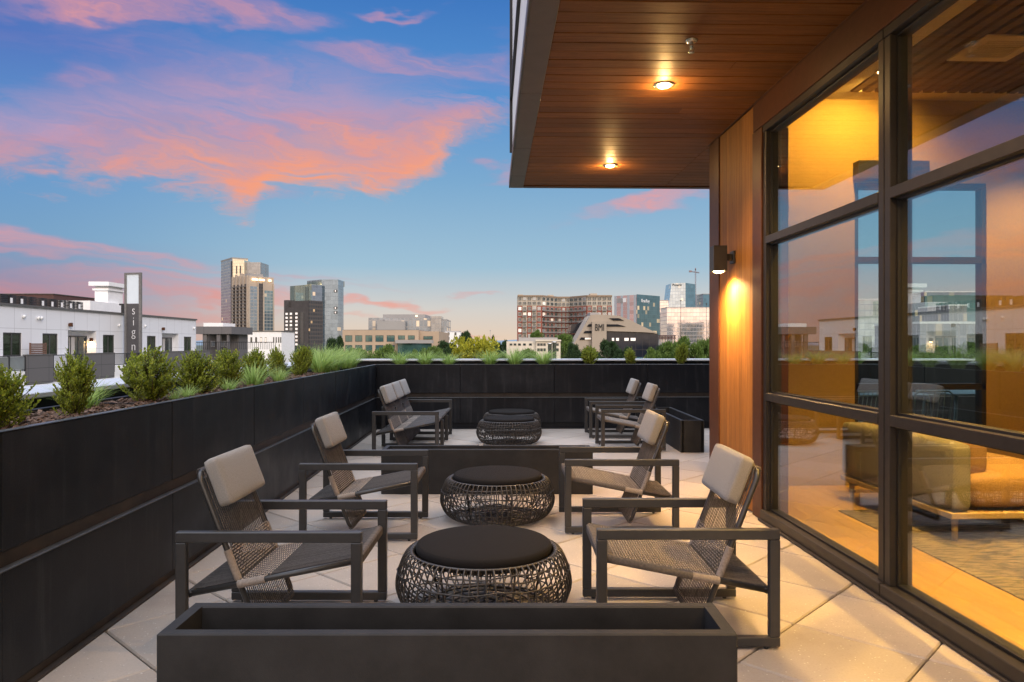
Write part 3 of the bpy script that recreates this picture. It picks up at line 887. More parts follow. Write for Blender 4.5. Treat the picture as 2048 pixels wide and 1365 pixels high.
downlight((1.29, 0.5, SZ), 'lit round downlight in the timber soffit above the camera', 'downlights in the timber soffit', 160, col=(1.0, 0.64, 0.33), glow=14)
downlight((3.40, 6.30, IZ), 'recessed room downlight close to the wallpapered wall', 'downlights inside the lounge', 250, 130, 0.8, aim=(0, 0.95, -1), col=(1.0, 0.54, 0.11))
for i, (x, y, en) in enumerate(((2.95, 4.6, 560), (2.95, 2.4, 650), (2.95, 0.4, 380), (5.2, 6.3, 220), (4.6, 3.4, 450))):
    downlight((x, y, IZ - 0.012), ['recessed room downlight above the sofa end', 'recessed room downlight over the near floor boards', 'recessed room downlight behind the near window bay', 'recessed room downlight in the far corner of the lounge', 'recessed room downlight over the rug'][i], 'downlights inside the lounge', en * 1.9, 98, 0.8, col=(1.0, 0.54, 0.11))

# fire sprinkler
sp_ = thing('fire_sprinkler', 'small metal fire sprinkler hanging from the timber soffit', 'sprinkler', (1.283, 4.69, SZ), 0)
e = MB(); e.lathe([(0.042, -0.001), (0.044, -0.005), (0.030, -0.018), (0.018, -0.022)], 20); e.build('escutcheon', M['steel'], sp_)
e = MB(); e.lathe([(0.012, -0.02), (0.012, -0.045), (0.008, -0.05), (0.008, -0.062)], 12)
e.tube([(0.012, 0, -0.045), (0.017, 0, -0.06), (0.010, 0, -0.078), (0, 0, -0.08)], 0.0025, 6)
e.tube([(-0.012, 0, -0.045), (-0.017, 0, -0.06), (-0.010, 0, -0.078), (0, 0, -0.08)], 0.0025, 6); e.build('body', M['steel'], sp_)
e = MB(); e.lathe([(0.018, -0.082), (0.018, -0.085), (0.004, -0.086)], 16); e.build('deflector', M['steel'], sp_)

# wall sconce
sc = thing('wall_sconce', 'dark square wall sconce lit downward on the timber wall', 'wall lamp', (WX, 6.48, 2.17), 0)
e = MB(); e.cbox(-0.018, -0.0005, -0.055, 0.055, -0.055, 0.055, 0.003); e.build('back_plate', M['bronze'], sc)
e = MB(); e.cbox(-0.075, -0.0185, -0.02, 0.02, -0.03, 0.03, 0.003); e.build('arm', M['bronze'], sc)
e = MB()
bx = (-0.195, -0.0755)
e.cbox(bx[0], bx[1], -0.06, 0.06, 0.085, 0.10, 0.002)
for a in ((bx[0], bx[0] + 0.006, -0.06, 0.06), (bx[1] - 0.006, bx[1], -0.06, 0.06), (bx[0] + 0.006, bx[1] - 0.006, -0.06, -0.054), (bx[0] + 0.006, bx[1] - 0.006, 0.054, 0.06)):
    e.box(*a, -0.125, 0.085)
e.build('lamp_box', M['bronze'], sc)
e = MB(); e.lathe([(0.048, -0.10), (0.048, -0.122), (0.040, -0.134), (0.018, -0.140), (0.003, -0.141)], 20, (-0.135, 0, 0)); e.build('lens', M['lamp'], sc)
spot((-0.085, 0, -0.185), 85, (1.0, 0.60, 0.22), 70, 1.0, 0.03, (0.10, 0, -1), sc, 'lamp_light')
spot((-0.135, 0, -0.20), 230, (1.0, 0.58, 0.22), 160, 1.0, 0.04, (0.25, 0, -1), sc, 'lamp_spill')

# ---- room furniture
M['tweed'] = mat('grey_tweed', (0.26, 0.24, 0.19), 0.95, 0.0, 0.35, 140.0, bump=0.4, bscale=500)
M['seat_fabric'] = mat('lamplit_fabric', (0.42, 0.25, 0.10), 0.95, 0.0, 0.2, 90.0, bump=0.4, bscale=400)  # orange lamplight on the sofa front put into the seat colour
sf = thing('sofa', 'grey tweed sofa with warm lamplit seat cushion on light wood legs behind the glass', 'sofa', (3.14, 4.93, 0.0), R(2))
def pillow_mesh(mb, x0, x1, y0, y1, z0, z1, r=0.04, mi=0, bulge=0.0, M_=None, nx=10, ny=8):
    """rounded, slightly puffed box"""
    def shape(u, v, top):
        return None
    cx, cy, cz = (x0 + x1) / 2, (y0 + y1) / 2, (z0 + z1) / 2
    hx, hy, hz = (x1 - x0) / 2, (y1 - y0) / 2, (z1 - z0) / 2
    bm = bmesh.new()
    bmesh.ops.create_cube(bm, size=2)
    bmesh.ops.subdivide_edges(bm, edges=bm.edges, cuts=9, use_grid_fill=True)
    for vtx in bm.verts:
        p = vtx.co
        # superellipsoid rounding
        q_ = Vector((p.x * hx, p.y * hy, p.z * hz))
        inn = Vector((max(-hx + r, min(hx - r, q_.x)), max(-hy + r, min(hy - r, q_.y)), max(-hz + r, min(hz - r, q_.z))))
        dlt = q_ - inn
        if dlt.length > 1e-9:
            q_ = inn + dlt.normalized() * min(r, max(abs(dlt.x), abs(dlt.y), abs(dlt.z)))
        if bulge:
            k = (1 - p.x ** 2) * (1 - p.y ** 2) if hz < hx and hz < hy else ((1 - p.x ** 2) * (1 - p.z ** 2) if hy < hx else (1 - p.y ** 2) * (1 - p.z ** 2))
            ax = 2 if hz < hx and hz < hy else (1 if hy < hx else 0)
            q_[ax] += bulge * k * (1 if p[ax] > 0 else -1) * abs(p[ax])
        vtx.co = Vector((cx, cy, cz)) + q_
        if M_ is not None: vtx.co = M_ @ vtx.co
    bm.verts.index_update()
    mb.add([v.co for v in bm.verts], [[v.index for v in f.verts] for f in bm.faces], mi, True)
    bm.free()
e = MB(); pillow_mesh(e, 0.0, 0.16, 0.0, 1.50, 0.24, 0.72, 0.05); e.build('backrest', M['tweed'], sf)
e = MB(); pillow_mesh(e, 0.165, 1.02, 1.36, 1.50, 0.24, 0.72, 0.05); e.build('armrest', M['tweed'], sf)
e = MB(); pillow_mesh(e, 0.165, 1.02, 0.02, 1.355, 0.25, 0.50, 0.08, bulge=0.05); e.build('seat', M['seat_fabric'], sf)
e = MB(); pillow_mesh(e, 0.165, 0.36, 0.10, 1.33, 0.47, 0.76, 0.07, bulge=0.03); e.build('back_cushion', M['seat_fabric'], sf)
e = MB(); e.cbox(0.0, 1.02, 0.0, 1.50, 0.195, 0.24, 0.006); e.build('base_rail', M['ash_leg'], sf)
for lx, ly in ((0.07, 0.07), (0.95, 0.07), (0.07, 1.43), (0.95, 1.43)):
    e = MB(); e.tube([(lx, ly, 0.03), (lx, ly, 0.20)], 0.02, 12, rs=[0.017, 0.024]); e.build('leg', M['ash_leg'], sf)
def rug_mat():
    m = bpy.data.materials.new('rug_weave'); m.use_nodes = True
    t = NT(m.node_tree); b = m.node_tree.nodes['Principled BSDF']
    tc = t.n('ShaderNodeTexCoord').outputs['Object']
    mp = t.n('ShaderNodeMapping'); t.link(tc, mp.inputs[0]); mp.inputs['Scale'].default_value = (5, 26, 1)
    n = t.noise(mp.outputs[0], 1.5, 4, 0.7); n2 = t.noise(tc, 140, 2)
    c = t.mix(t.sstep(n, 0.42, 0.58), (0.03, 0.026, 0.02, 1), (0.27, 0.21, 0.12, 1))
    c = t.mix(t.math('MULTIPLY', n2, 0.4), c, (0.1, 0.085, 0.06, 1))
    t.link(c, b.inputs['Base Color']); b.inputs['Roughness'].default_value = 0.95
    return m
e = MB(); e.cbox(2.84, 6.2, 0.2, 5.95, 0.0245, 0.034, 0.003); o = e.build('rug', rug_mat()); tag(o, 'dark flecked woven rug under the sofa on the oak floor', 'rug')
# ================================================================== THE CITY AROUND
GZ = -13.0
M['ground'] = mat('city_ground', (0.07, 0.085, 0.055), 0.95, 0.0, 0.4, 0.02)
e = MB(); e.lathe([(12000.0, -0.5), (12000.0, 0.0)], 96, (0, 0, GZ - 0.05), smooth=False); o = e.build('ground', M['ground']); tag(o, kind='structure')
M['hill'] = mat('far_hills', (0.16, 0.22, 0.28), 1.0, 0.0, 0.1, 0.001)
e = MB()
random.seed(3)
n = 60; vs = []
for i in range(n + 1):
    p = at(-200 + 2600 * i / n, 6500, z=0)
    hgt = 22 + 16 * math.sin(i * 0.5) + 10 * math.sin(i * 1.3 + 1) + rr(-4, 4)
    q2 = p * 1.25
    vs += [(p.x, p.y, GZ - 1), (p.x * 1.1, p.y * 1.1, hgt), (q2.x, q2.y, GZ - 1)]
e.add(vs, [f for i in range(n) for f in ((3 * i, 3 * i + 3, 3 * i + 4, 3 * i + 1), (3 * i + 1, 3 * i + 4, 3 * i + 5, 3 * i + 2))], 0, True)
o = e.build('hills', M['hill']); tag(o, kind='structure')

M['win_dark'] = mat('dark_window_glass', (0.03, 0.045, 0.045), 0.06, 0.0, 0.2, 0.5, spec=1.0)
M['win_teal'] = mat('teal_window_glass', (0.05, 0.12, 0.11), 0.06, 0.3, 0.3, 0.4, spec=1.0)
M['win_green'] = mat('green_window_glass', (0.018, 0.030, 0.018), 0.15, 0.0, 0.6, 1.2, (1, 1, 3), spec=0.4)
M['win_pale'] = mat('pale_window_glass', (0.35, 0.38, 0.40), 0.1, 0.5, 0.3, 0.4)
M['win_lit'] = emit('lit_window', (1.0, 0.62, 0.30), 0.36)
M['win_lit2'] = emit('pale_lit_window', (1.0, 0.78, 0.62), 0.5)
M['frame_dark'] = mat('dark_window_frame', (0.05, 0.05, 0.05), 0.5)
M['frame_pale'] = mat('pale_window_frame', (0.6, 0.58, 0.54), 0.6)
def win_mesh(glass_m, frame_m, fx=0.07, mull=1):
    e = MB()
    e.box(-0.5, 0.5, -0.03, 0.05, 0, fx, 0); e.box(-0.5, 0.5, -0.03, 0.05, 1 - fx, 1, 0)
    e.box(-0.5, -0.5 + fx, -0.03, 0.05, fx, 1 - fx, 0); e.box(0.5 - fx, 0.5, -0.03, 0.05, fx, 1 - fx, 0)
    for k in range(mull): 
        x = -0.5 + (k + 1) / (mull + 1)
        e.box(x - fx / 3, x + fx / 3, -0.025, 0.05, fx, 1 - fx, 0)
    e.box(-0.5 + fx, 0.5 - fx, 0.0, 0.04, fx, 1 - fx, 1)
    return e.mesh('window', [frame_m, glass_m])
WM = {'dark': win_mesh(M['win_dark'], M['frame_dark']), 'teal': win_mesh(M['win_teal'], M['frame_dark'], 0.05, 1), 'lit': win_mesh(M['win_lit'], M['frame_dark']),
      'lit2': win_mesh(M['win_lit2'], M['frame_dark'], 0.06, 0), 'pale': win_mesh(M['win_pale'], M['frame_pale']), 'palelit': win_mesh(M['win_lit'], M['frame_pale'], 0.06, 1), 'paledark': win_mesh(M['win_dark'], M['frame_pale'], 0.06, 1)}
def windows(root, lst):
    """lst: (mesh key, x, y, z, w, h, rz); first 100 as parts, the rest as one"""
    for k, (key, x, y, z, w, h, rz) in enumerate(lst[:100]):
        child('window', WM[key], root, (x, y, z), rz, (w, 1, h))
    if len(lst) > 100:
        mats = []
        e = MB()
        for (key, x, y, z, w, h, rz) in lst[100:]:
            me = WM[key]
            Mx = Matrix.Translation((x, y, z)) @ Matrix.Rotation(rz, 4, 'Z') @ Matrix.Diagonal((w, 1, h, 1))
            base = len(mats)
            loc = {}
            for i, mm in enumerate(me.materials):
                if mm not in mats: mats.append(mm)
                loc[i] = mats.index(mm)
            off = len(e.v)
            e.v.extend([tuple(Mx @ v.co) for v in me.vertices])
            for p in me.polygons:
                e.f.append(tuple(v + off for v in p.vertices)); e.m.append(loc[p.material_index]); e.sm.append(False)
        o = e.build('windows', mats, root); o['kind'] = 'stuff'

def front(name, label, cat, px0, px1, d, group=None, rot=0.0):
    """root at the bottom left corner of a facade facing the camera; returns root, width"""
    p = at(px0, d, z=GZ)
    r = thing(name, label, cat, p, -YAW + rot, group)
    return r, (px1 - px0) / F * d
def corner(name, label, cat, pxl, pxc, pxr, d, alpha):
    xc = (pxc - 1024) / F * d; tl = (pxl - 1024) / F; tr = (pxr - 1024) / F; a_ = R(alpha)
    a = (xc - tl * d) / (math.cos(a_) + tl * math.sin(a_))
    b_ = (xc - tr * d) / (tr * math.cos(a_) - math.sin(a_)) if abs(tr * math.cos(a_) - math.sin(a_)) > 1e-6 else 20
    p = at(pxc, d, z=GZ)
    # left face runs from the corner to (-cos, +sin): local -x ; right face to (sin, cos): local +y
    r = thing(name, label, cat, p, -(a_ + YAW))
    return r, a, b_
def H(py, d): return zat(py, d) - GZ          # height above the ground for a roof seen at photo row py

# ---- white apartment block on the left
AX = -34.5
def aY(px, X=AX):
    t_ = (px - 1024) / F
    return X * (1 - math.sin(YAW) * t_) / (t_ + math.sin(YAW))
def white_panels():
    m = bpy.data.materials.new('white_panels'); m.use_nodes = True
    t = NT(m.node_tree); b = m.node_tree.nodes['Principled BSDF']
    sp = t.n('ShaderNodeSeparateXYZ'); t.link(t.n('ShaderNodeTexCoord').outputs['Object'], sp.inputs[0])
    fy = t.math('FRACT', t.math('DIVIDE', t.math('ADD', t.math('ADD', sp.outputs[1], sp.outputs[0]), 200), 1.9)); fz = t.math('FRACT', t.math('DIVIDE', t.math('ADD', sp.outputs[2], 99.25), 1.53))
    l = t.math('MAXIMUM', t.math('LESS_THAN', fy, 0.02), t.math('LESS_THAN', fz, 0.022))
    c = t.mix(t.math('MULTIPLY', l, 0.55), (0.66, 0.67, 0.69, 1), (0.22, 0.22, 0.23, 1))
    t.link(c, b.inputs['Base Color']); b.inputs['Roughness'].default_value = 0.7
    return m
M['white_panels'] = white_panels()
def charcoal_panels():
    m = bpy.data.materials.new('charcoal_panels'); m.use_nodes = True
    t = NT(m.node_tree); b = m.node_tree.nodes['Principled BSDF']
    sp = t.n('ShaderNodeSeparateXYZ'); t.link(t.n('ShaderNodeTexCoord').outputs['Object'], sp.inputs[0])
    fy = t.math('FRACT', t.math('DIVIDE', t.math('ADD', t.math('ADD', sp.outputs[1], sp.outputs[0]), 200.3), 2.4)); fz = t.math('FRACT', t.math('DIVIDE', t.math('ADD', sp.outputs[2], 100.35), 1.0))
    l = t.math('MAXIMUM', t.math('LESS_THAN', fy, 0.015), t.math('LESS_THAN', fz, 0.03))
    c = t.mix(l, (0.125, 0.118, 0.118, 1), (0.04, 0.04, 0.04, 1))
    t.link(c, b.inputs['Base Color']); b.inputs['Roughness'].default_value = 0.65
    return m
M['charcoal_panels'] = charcoal_panels()
M['roof_edge'] = mat('roof_edge', (0.10, 0.095, 0.09), 0.6)
RX, RY = AX, 60.0
ap = thing('apartment_block', 'long white low apartment block with charcoal balconies on the left', 'building', (RX, RY, GZ))
def A(mb, x0, x1, y0, y1, z0, z1, mi=0):
    mb.box(x0 - RX, x1 - RX, y0 - RY, y1 - RY, z0 - GZ, z1 - GZ, mi)
yE = aY(392)
wins = [(30.0, 31.5), (36.0, 37.4), (44.0, 45.5), (aY(6), aY(43.5)), (aY(85), aY(116)), (aY(206), aY(229)), (aY(294), aY(312)), (aY(368), aY(383))]
recs = [(39.2, 42.5), (aY(136), aY(192)), (aY(324), aY(357))]
ops = sorted([(a, b_, 0.5, 2.2, 'w') for a, b_ in wins] + [(a, b_, -0.5, 2.5, 'r') for a, b_ in recs])
TOP = 4.12
wl = MB(); yy = 20.0
for a, b_, z0, z1, kd in ops:
    A(wl, AX - 0.35, AX, yy, a, -0.7, TOP)
    A(wl, AX - 0.35, AX, a, b_, z1, TOP)
    A(wl, AX - 0.35, AX, a, b_, -0.7, z0)
    yy = b_
A(wl, AX - 0.35, AX, yy, yE, -0.7, TOP)
A(wl, AX - 15, AX - 0.36, 20, 20.3, GZ, TOP); A(wl, AX - 15, AX - 0.36, yE - 0.3, yE, GZ, TOP)
A(wl, AX - 15, AX, 20, yE, GZ, -0.71)
for a, b_ in recs:
    A(wl, AX - 0.6, AX - 0.351, a - 0.2, a, -0.5, 2.6); A(wl, AX - 0.6, AX - 0.35, b_, b_ + 0.2, -0.5, 2.6); A(wl, AX - 0.8, AX - 0.6, a - 0.2, b_ + 0.2, -0.5, 2.6); A(wl, AX - 0.6, AX - 0.35, a, b_, 2.5, 2.6); A(wl, AX - 0.6, AX - 0.35, a, b_, -0.7, -0.5)
wl.build('wall', M['white_panels'], ap)
e = MB(); A(e, AX - 15, AX + 0.12, 19.9, yE + 0.1, TOP + 0.002, TOP + 0.16); e.build('roof', M['roof_edge'], ap)
e = MB(); A(e, AX - 15, AX - 2.3, 20.4, yE - 0.4, -0.7, TOP - 0.01); e.build('inner_core', M['roof_edge'], ap)
for a, b_ in wins:
    e = MB(); xw = AX - 0.16
    A(e, xw, xw + 0.1, a, b_, 0.5, 0.60); A(e, xw, xw + 0.1, a, b_, 2.1, 2.2); A(e, xw, xw + 0.1, a, a + 0.1, 0.6, 2.1); A(e, xw, xw + 0.1, b_ - 0.1, b_, 0.6, 2.1); A(e, xw, xw + 0.1, (a + b_) / 2 - 0.05, (a + b_) / 2 + 0.05, 0.6, 2.1)
    w = e.build('window', M['frame_dark'], ap)
    e = MB(); A(e, xw + 0.02, xw + 0.05, a + 0.1, b_ - 0.1, 0.6, 2.1); e.build('pane', M['win_green'], w)
M['curtain_cloth'] = mat('pale_curtain', (0.4, 0.38, 0.35), 0.9, 0, 0.2, 8.0, (1, 6, 1))
for i, (a, b_) in enumerate(recs):
    e = MB(); xw = AX - 0.59; ye = b_ - 0.5
    A(e, xw, xw + 0.1, a + 0.02, ye, 1.98, 2.08); 
    for f in (0.0, 0.33, 0.66, 1.0):
        yb = a + 0.07 + (ye - a - 0.12) * f; A(e, xw, xw + 0.1, yb - 0.05, yb + 0.05, -0.5, 1.98)
    w = e.build('balcony_door', M['frame_dark'], ap)
    e = MB(); A(e, xw + 0.02, xw + 0.05, a + 0.12, ye - 0.1, -0.5, 1.98); e.build('pane', M['win_dark'], w)
    e = MB(); A(e, xw + 0.051, xw + 0.06, a + 0.5 + 0.6, a + 1.9, -0.5, 1.95); e.build('curtain', M['curtain_cloth'], w)
# balconies
BX = AX + 2.1
M['rail'] = mat('black_railing', (0.02, 0.02, 0.022), 0.5)
def bal(px0, px1, z0=-1.45, z1=0.58):
    a, b_ = aY(px0, BX), aY(px1, BX)
    e = MB(); A(e, BX - 0.2, BX, a, b_, z0, z1); o = e.build('balcony_panel', M['charcoal_panels'], ap)
    e = MB(); A(e, BX - 0.23, BX + 0.03, a - 0.02, b_ + 0.02, z1 + 0.003, z1 + 0.07); e.build('cap', M['roof_edge'], o)
bal(53, 107); bal(167, 229); bal(324, 420)
e = MB(); A(e, AX + 0.002, BX - 0.21, 20, yE, -0.72, -0.5); A(e, BX - 0.21, BX - 0.03, aY(-60, BX), aY(52, BX), -1.9, -0.52); A(e, BX - 0.21, BX - 0.03, aY(230, BX), aY(323, BX), -1.9, -0.52); A(e, BX - 0.6, BX + 0.01, 20, yE, -3.2, -1.5); A(e, AX, BX - 0.6, 20, yE, GZ, -1.5); e.build('balcony_slab', M['white_panel'], ap)
def railing(px0, px1, glassy=False):
    a, b_ = aY(px0, BX), aY(px1, BX)
    e = MB(); A(e, BX - 0.12, BX - 0.04, a, b_, 0.52, 0.58); A(e, BX - 0.12, BX - 0.04, a, b_, -0.44, -0.38)
    n = max(2, int((b_ - a) / (1.6 if glassy else 1.9)))
    for k in range(n + 1): A(e, BX - 0.14, BX - 0.03, a + (b_ - a) * k / n - 0.05, a + (b_ - a) * k / n + 0.05, -1.0, 0.52)
    if not glassy:
        y_ = a
        while y_ < b_: A(e, BX - 0.09, BX - 0.07, y_, y_ + 0.02, -0.38, 0.52); y_ += 0.13
    o = e.build('railing', M['rail'], ap)
    if glassy:
        e = MB(); A(e, BX - 0.09, BX - 0.07, a, b_, -0.36, 0.5); e.build('pane', M['win_pale'], o)
railing(230, 323); railing(-90, 52, True); railing(108, 166)
# things fixed to the block
def wl_lamp(px, z, lit, label, X=AX):
    Y = aY(px, X); l = thing('wall_lamp', label, 'wall lamp', (X, Y, z), 0, 'lamps on the white block')
    e = MB(); e.cbox(0.0, 0.09, -0.08, 0.08, -0.1, 0.1, 0.01); e.cbox(0.09, 0.28, -0.13, 0.13, -0.16, 0.16, 0.02); e.build('body', M['trim_brown'], l)
    if lit:
        e = MB(); e.lathe([(0.09, -0.162), (0.08, -0.20), (0.01, -0.21)], 12, (0.18, 0, 0)); e.build('bulb', M['lamp'], l)
        spot((0.24, 0, -0.26), 260, WARM, 150, 0.6, 0.08, (-0.25, 0, -1), l, 'lamp_light')
wl_lamp(137.5, 2.95, False, 'brown unlit wall lamp on the white block, above the nearer balcony door')
wl_lamp(324, 2.95, False, 'brown unlit wall lamp on the white block, above the farther balcony door')
ly = recs[1][1] - 0.02
l = thing('wall_lamp', 'lit wall lamp glowing inside the nearer balcony recess of the white block', 'wall lamp', (AX - 0.3, ly, 1.75), -PI / 2, 'lamps on the white block')
e = MB(); e.cbox(0.0, 0.09, -0.08, 0.08, -0.1, 0.1, 0.01); e.cbox(0.09, 0.27, -0.12, 0.12, -0.16, 0.16, 0.02); e.build('body', M['trim_brown'], l)
e = MB(); e.lathe([(0.10, -0.162), (0.10, -0.22), (0.01, -0.25)], 12, (0.18, 0, 0)); e.build('bulb', M['lamp'], l)
spot((0.20, 0, -0.3), 60, WARM, 165, 0.5, 0.08, (-0.3, 0.0, -1), l, 'lamp_light')
for i, (px, z) in enumerate(((46, 3.4), (75, 3.35), (81, 3.35), (237, 3.1), (289, 3.15), (387, 3.2))):
    c = thing('vent_cap', 'small round white vent cap on the white block, ' + ['first from the left', 'left one of a close pair', 'right one of a close pair', 'just left of the blade sign', 'just right of the blade sign', 'near the far end of the wall'][i], 'vent', (AX, aY(px), z), 0, 'vent caps on the white block')
    e = MB(); e.tube([(0.0, 0, 0), (0.10, 0, 0.0), (0.16, 0, -0.02)], 0.13, 12, rs=[0.10, 0.14, 0.12]); e.build('cap', M['white_panel'], c)
# privacy screen on the balcony
M['screen_brown'] = mat('brown_screen', (0.14, 0.075, 0.05), 0.7, 0, 0.15, 5.0)
pv0, pv1 = aY(60, AX + 0.9), aY(92, AX + 0.9)
s_ = thing('privacy_screen', 'brown louvred privacy screen standing on the balcony of the white block', 'screen', (AX + 0.9, (pv0 + pv1) / 2, -0.5), 0)
e = MB(); wv = (pv1 - pv0) / 2
for k in range(14): e.box(-0.05, 0.05, -wv + 0.05, wv - 0.05, 0.06 + k * 0.135, 0.06 + k * 0.135 + 0.11)
e.build('slats', M['screen_brown'], s_)
e = MB(); e.box(-0.06, 0.06, -wv, -wv + 0.05, 0, 1.97); e.box(-0.06, 0.06, wv - 0.05, wv, 0, 1.97); e.build('post', M['screen_brown'], s_)
bc = thing('balcony_chair', 'small teal chair behind the glass railing of the white block', 'chair', (AX + 1.3, aY(37, AX + 1.3), -0.5), 0.6)
e = MB(); e.box(-0.25, 0.25, -0.25, 0.25, 0.42, 0.46); e.build('seat', M['teal0'] if 'teal0' in M else M['win_teal'], bc)
e = MB(); e.box(-0.27, -0.22, -0.25, 0.25, 0.47, 0.95); e.build('backrest', M['win_teal'], bc)
for sx in (-0.22, 0.22):
    for sy in (-0.22, 0.22):
        e = MB(); e.tube([(sx, sy, 0), (sx, sy, 0.42)], 0.025, 6); e.build('leg', M['win_teal'], bc)
# roof units
acp = [(3, 0), (20, 1), (41, 1), (61, 0), (83, 1), (102, 1), (121, 1), (139, 1), (156, 1)]
AXR = AX - 3.0
for i, (px, w_) in enumerate(acp):
    u = thing('condenser_unit', 'black rooftop condenser unit, ' + ['first', 'second', 'third', 'fourth', 'fifth', 'sixth', 'seventh', 'eighth', 'ninth'][i] + ' of nine in the row from the left', 'air conditioner', (AXR, aY(px, AXR), TOP + 0.16), 0, 'rooftop condenser units'); u.scale = (0.5, 0.85, 0.80)
    e = MB(); 
    for k in range(6): e.box(-0.45, 0.45, -0.45, 0.45, 0.06 + k * 0.17, 0.06 + k * 0.17 + 0.12)
    for a in (-0.47, 0.43):
        for b_ in (-0.47, 0.43): e.box(a, a + 0.04, b_, b_ + 0.04, 0.0, 1.1)
    e.box(-0.46, 0.46, -0.46, 0.46, 1.08, 1.14); e.build('casing', M['rail'], u)
    e = MB(); e.lathe([(0.36, 1.141), (0.36, 1.16), (0.05, 1.17)], 16); e.build('fan_guard', M['frame_dark'], u)
    if w_:
        e = MB(); e.box(0.471, 0.478, -0.40, -0.05, 0.35, 0.85); e.build('sticker', M['white_panel'], u)
# penthouse box with a capped flue stack
ps = thing('roof_penthouse', 'white roof box with a capped chimney stack behind the blade sign', 'rooftop box', (AX - 4.0, aY(213, AX - 4), TOP + 0.16), 0)
e = MB(); hy = (aY(244, AX - 4) - aY(181, AX - 4)) / 2; e.box(-3, 0, -hy, hy, 0, 1.25); e.build('box', M['white_panel'], ps)
e = MB(); yc = hy * 0.28; e.box(-1.6, -0.3, yc, yc + 3.0, 1.255, 2.5); e.box(-1.75, -0.15, yc - 0.2, yc + 3.2, 2.504, 2.7); e.box(-1.95, 0.05, yc - 0.5, yc + 3.5, 2.95, 3.35); e.box(-1.6, -0.3, yc + 0.1, yc + 2.9, 2.704, 2.945); e.build('chimney', M['white_panel'], ps)

def text_mesh(body, size, extrude=0.01, sp=1.0, thin=0.0):
    cu = bpy.data.curves.new('lettering', 'FONT'); cu.body = body; cu.size = size; cu.extrude = extrude; cu.align_x = 'CENTER'; cu.space_character = sp; cu.offset = thin
    tmp = bpy.data.objects.new('lettering', cu); COL.objects.link(tmp)
    dg = bpy.context.evaluated_depsgraph_get(); dg.update()
    me = bpy.data.meshes.new_from_object(tmp.evaluated_get(dg))
    COL.objects.unlink(tmp); bpy.data.objects.remove(tmp); bpy.data.curves.remove(cu)
    return me
def text(body, size, material, parent, loc, rz=0.0, extrude=0.01, sx=1.0, name='lettering', sp=1.0, thin=0.0):
    me = text_mesh(body, size, extrude, sp, thin); me.materials.clear(); me.materials.append(material)
    o = child(name, me, parent, loc); o.rotation_euler = (PI / 2, 0, rz); o.scale = (sx, 1, 1)
    return o
# blade sign
sd_ = 68.0
sg = thing('blade_sign', 'tall charcoal blade sign with white letters and a blank white top panel', 'sign', at(267, sd_, z=-2.0), -YAW - R(12))
sw2 = 18.6 / F * sd_ / math.cos(R(12)); zt_ = zat(546, sd_) + 2.0; zm = zat(607.5, sd_) + 2.0
e = MB(); e.box(-sw2, -sw2 + 0.22, -0.14, 0.06, 0, zt_); e.box(sw2 - 0.22, sw2, -0.14, 0.06, 0, zt_); e.box(-sw2 + 0.22, sw2 - 0.22, -0.14, 0.06, zt_ - 0.14, zt_); e.build('sign_frame', mat('weathered_steel_frame', (0.16, 0.155, 0.15), 0.6, 0.2, 0.2, 5.0), sg)
M['sign_white'] = mat('blank_white_sign', (0.60, 0.68, 0.74), 0.5, 0, 0.02, 2.0)
e = MB(); e.box(-sw2 + 0.22, sw2 - 0.22, -0.06, 0.03, zm, zt_ - 0.14); e.build('blank_panel', M['sign_white'], sg)
M['sign_dark'] = mat('charcoal_sign', (0.065, 0.062, 0.065), 0.6)
e = MB(); e.box(-sw2 + 0.22, sw2 - 0.22, -0.08, 0.04, 0.0, zm - 0.03); e.build('letter_panel', M['sign_dark'], sg)
M['letter'] = mat('white_letters', (0.75, 0.75, 0.76), 0.5, 0, 0)
for ch, py in (('s', 628), ('i', 650.5), ('g', 671), ('n', 700)):
    text(ch, 1.22, M['letter'], sg, (0.08, -0.096, zat(py + 1.5, sd_) + 2.0), 0, 0.006, 0.85, 'letter', thin=-0.022)
sp2 = thing('sign_post', 'black post standing close behind the left edge of the blade sign', 'post', at(246, sd_ + 1.2, z=-2.0), 0)
e = MB(); e.box(-0.12, 0.12, -0.12, 0.12, 0, zat(610, sd_) + 2.0); e.box(-0.3, 0.12, -0.14, 0.14, zat(610, sd_) + 2.003, zat(606.5, sd_) + 2.0); e.build('post', M['rail'], sp2)

# brown block far behind on the left
M['brownbrick'] = mat('brown_brick', (0.085, 0.042, 0.038), 0.9, 0, 0.15, 0.3)
r, w = front('brick_block', 'dark brown flat roofed block rising behind the condenser units on the far left', 'building', -60, 107, 190)
e = MB(); e.box(0, w, 0, 30, 0, H(589, 190)); e.build('wall', M['brownbrick'], r)
e = MB(); e.box(-0.2, w + 0.2, -0.2, 30, H(589, 190) + 0.01, H(587.6, 190)); e.box(w * 0.55, w * 0.72, 3, 6, H(587.6, 190) + 0.01, H(585.6, 190)); e.build('roof', M['roof_edge'], r)

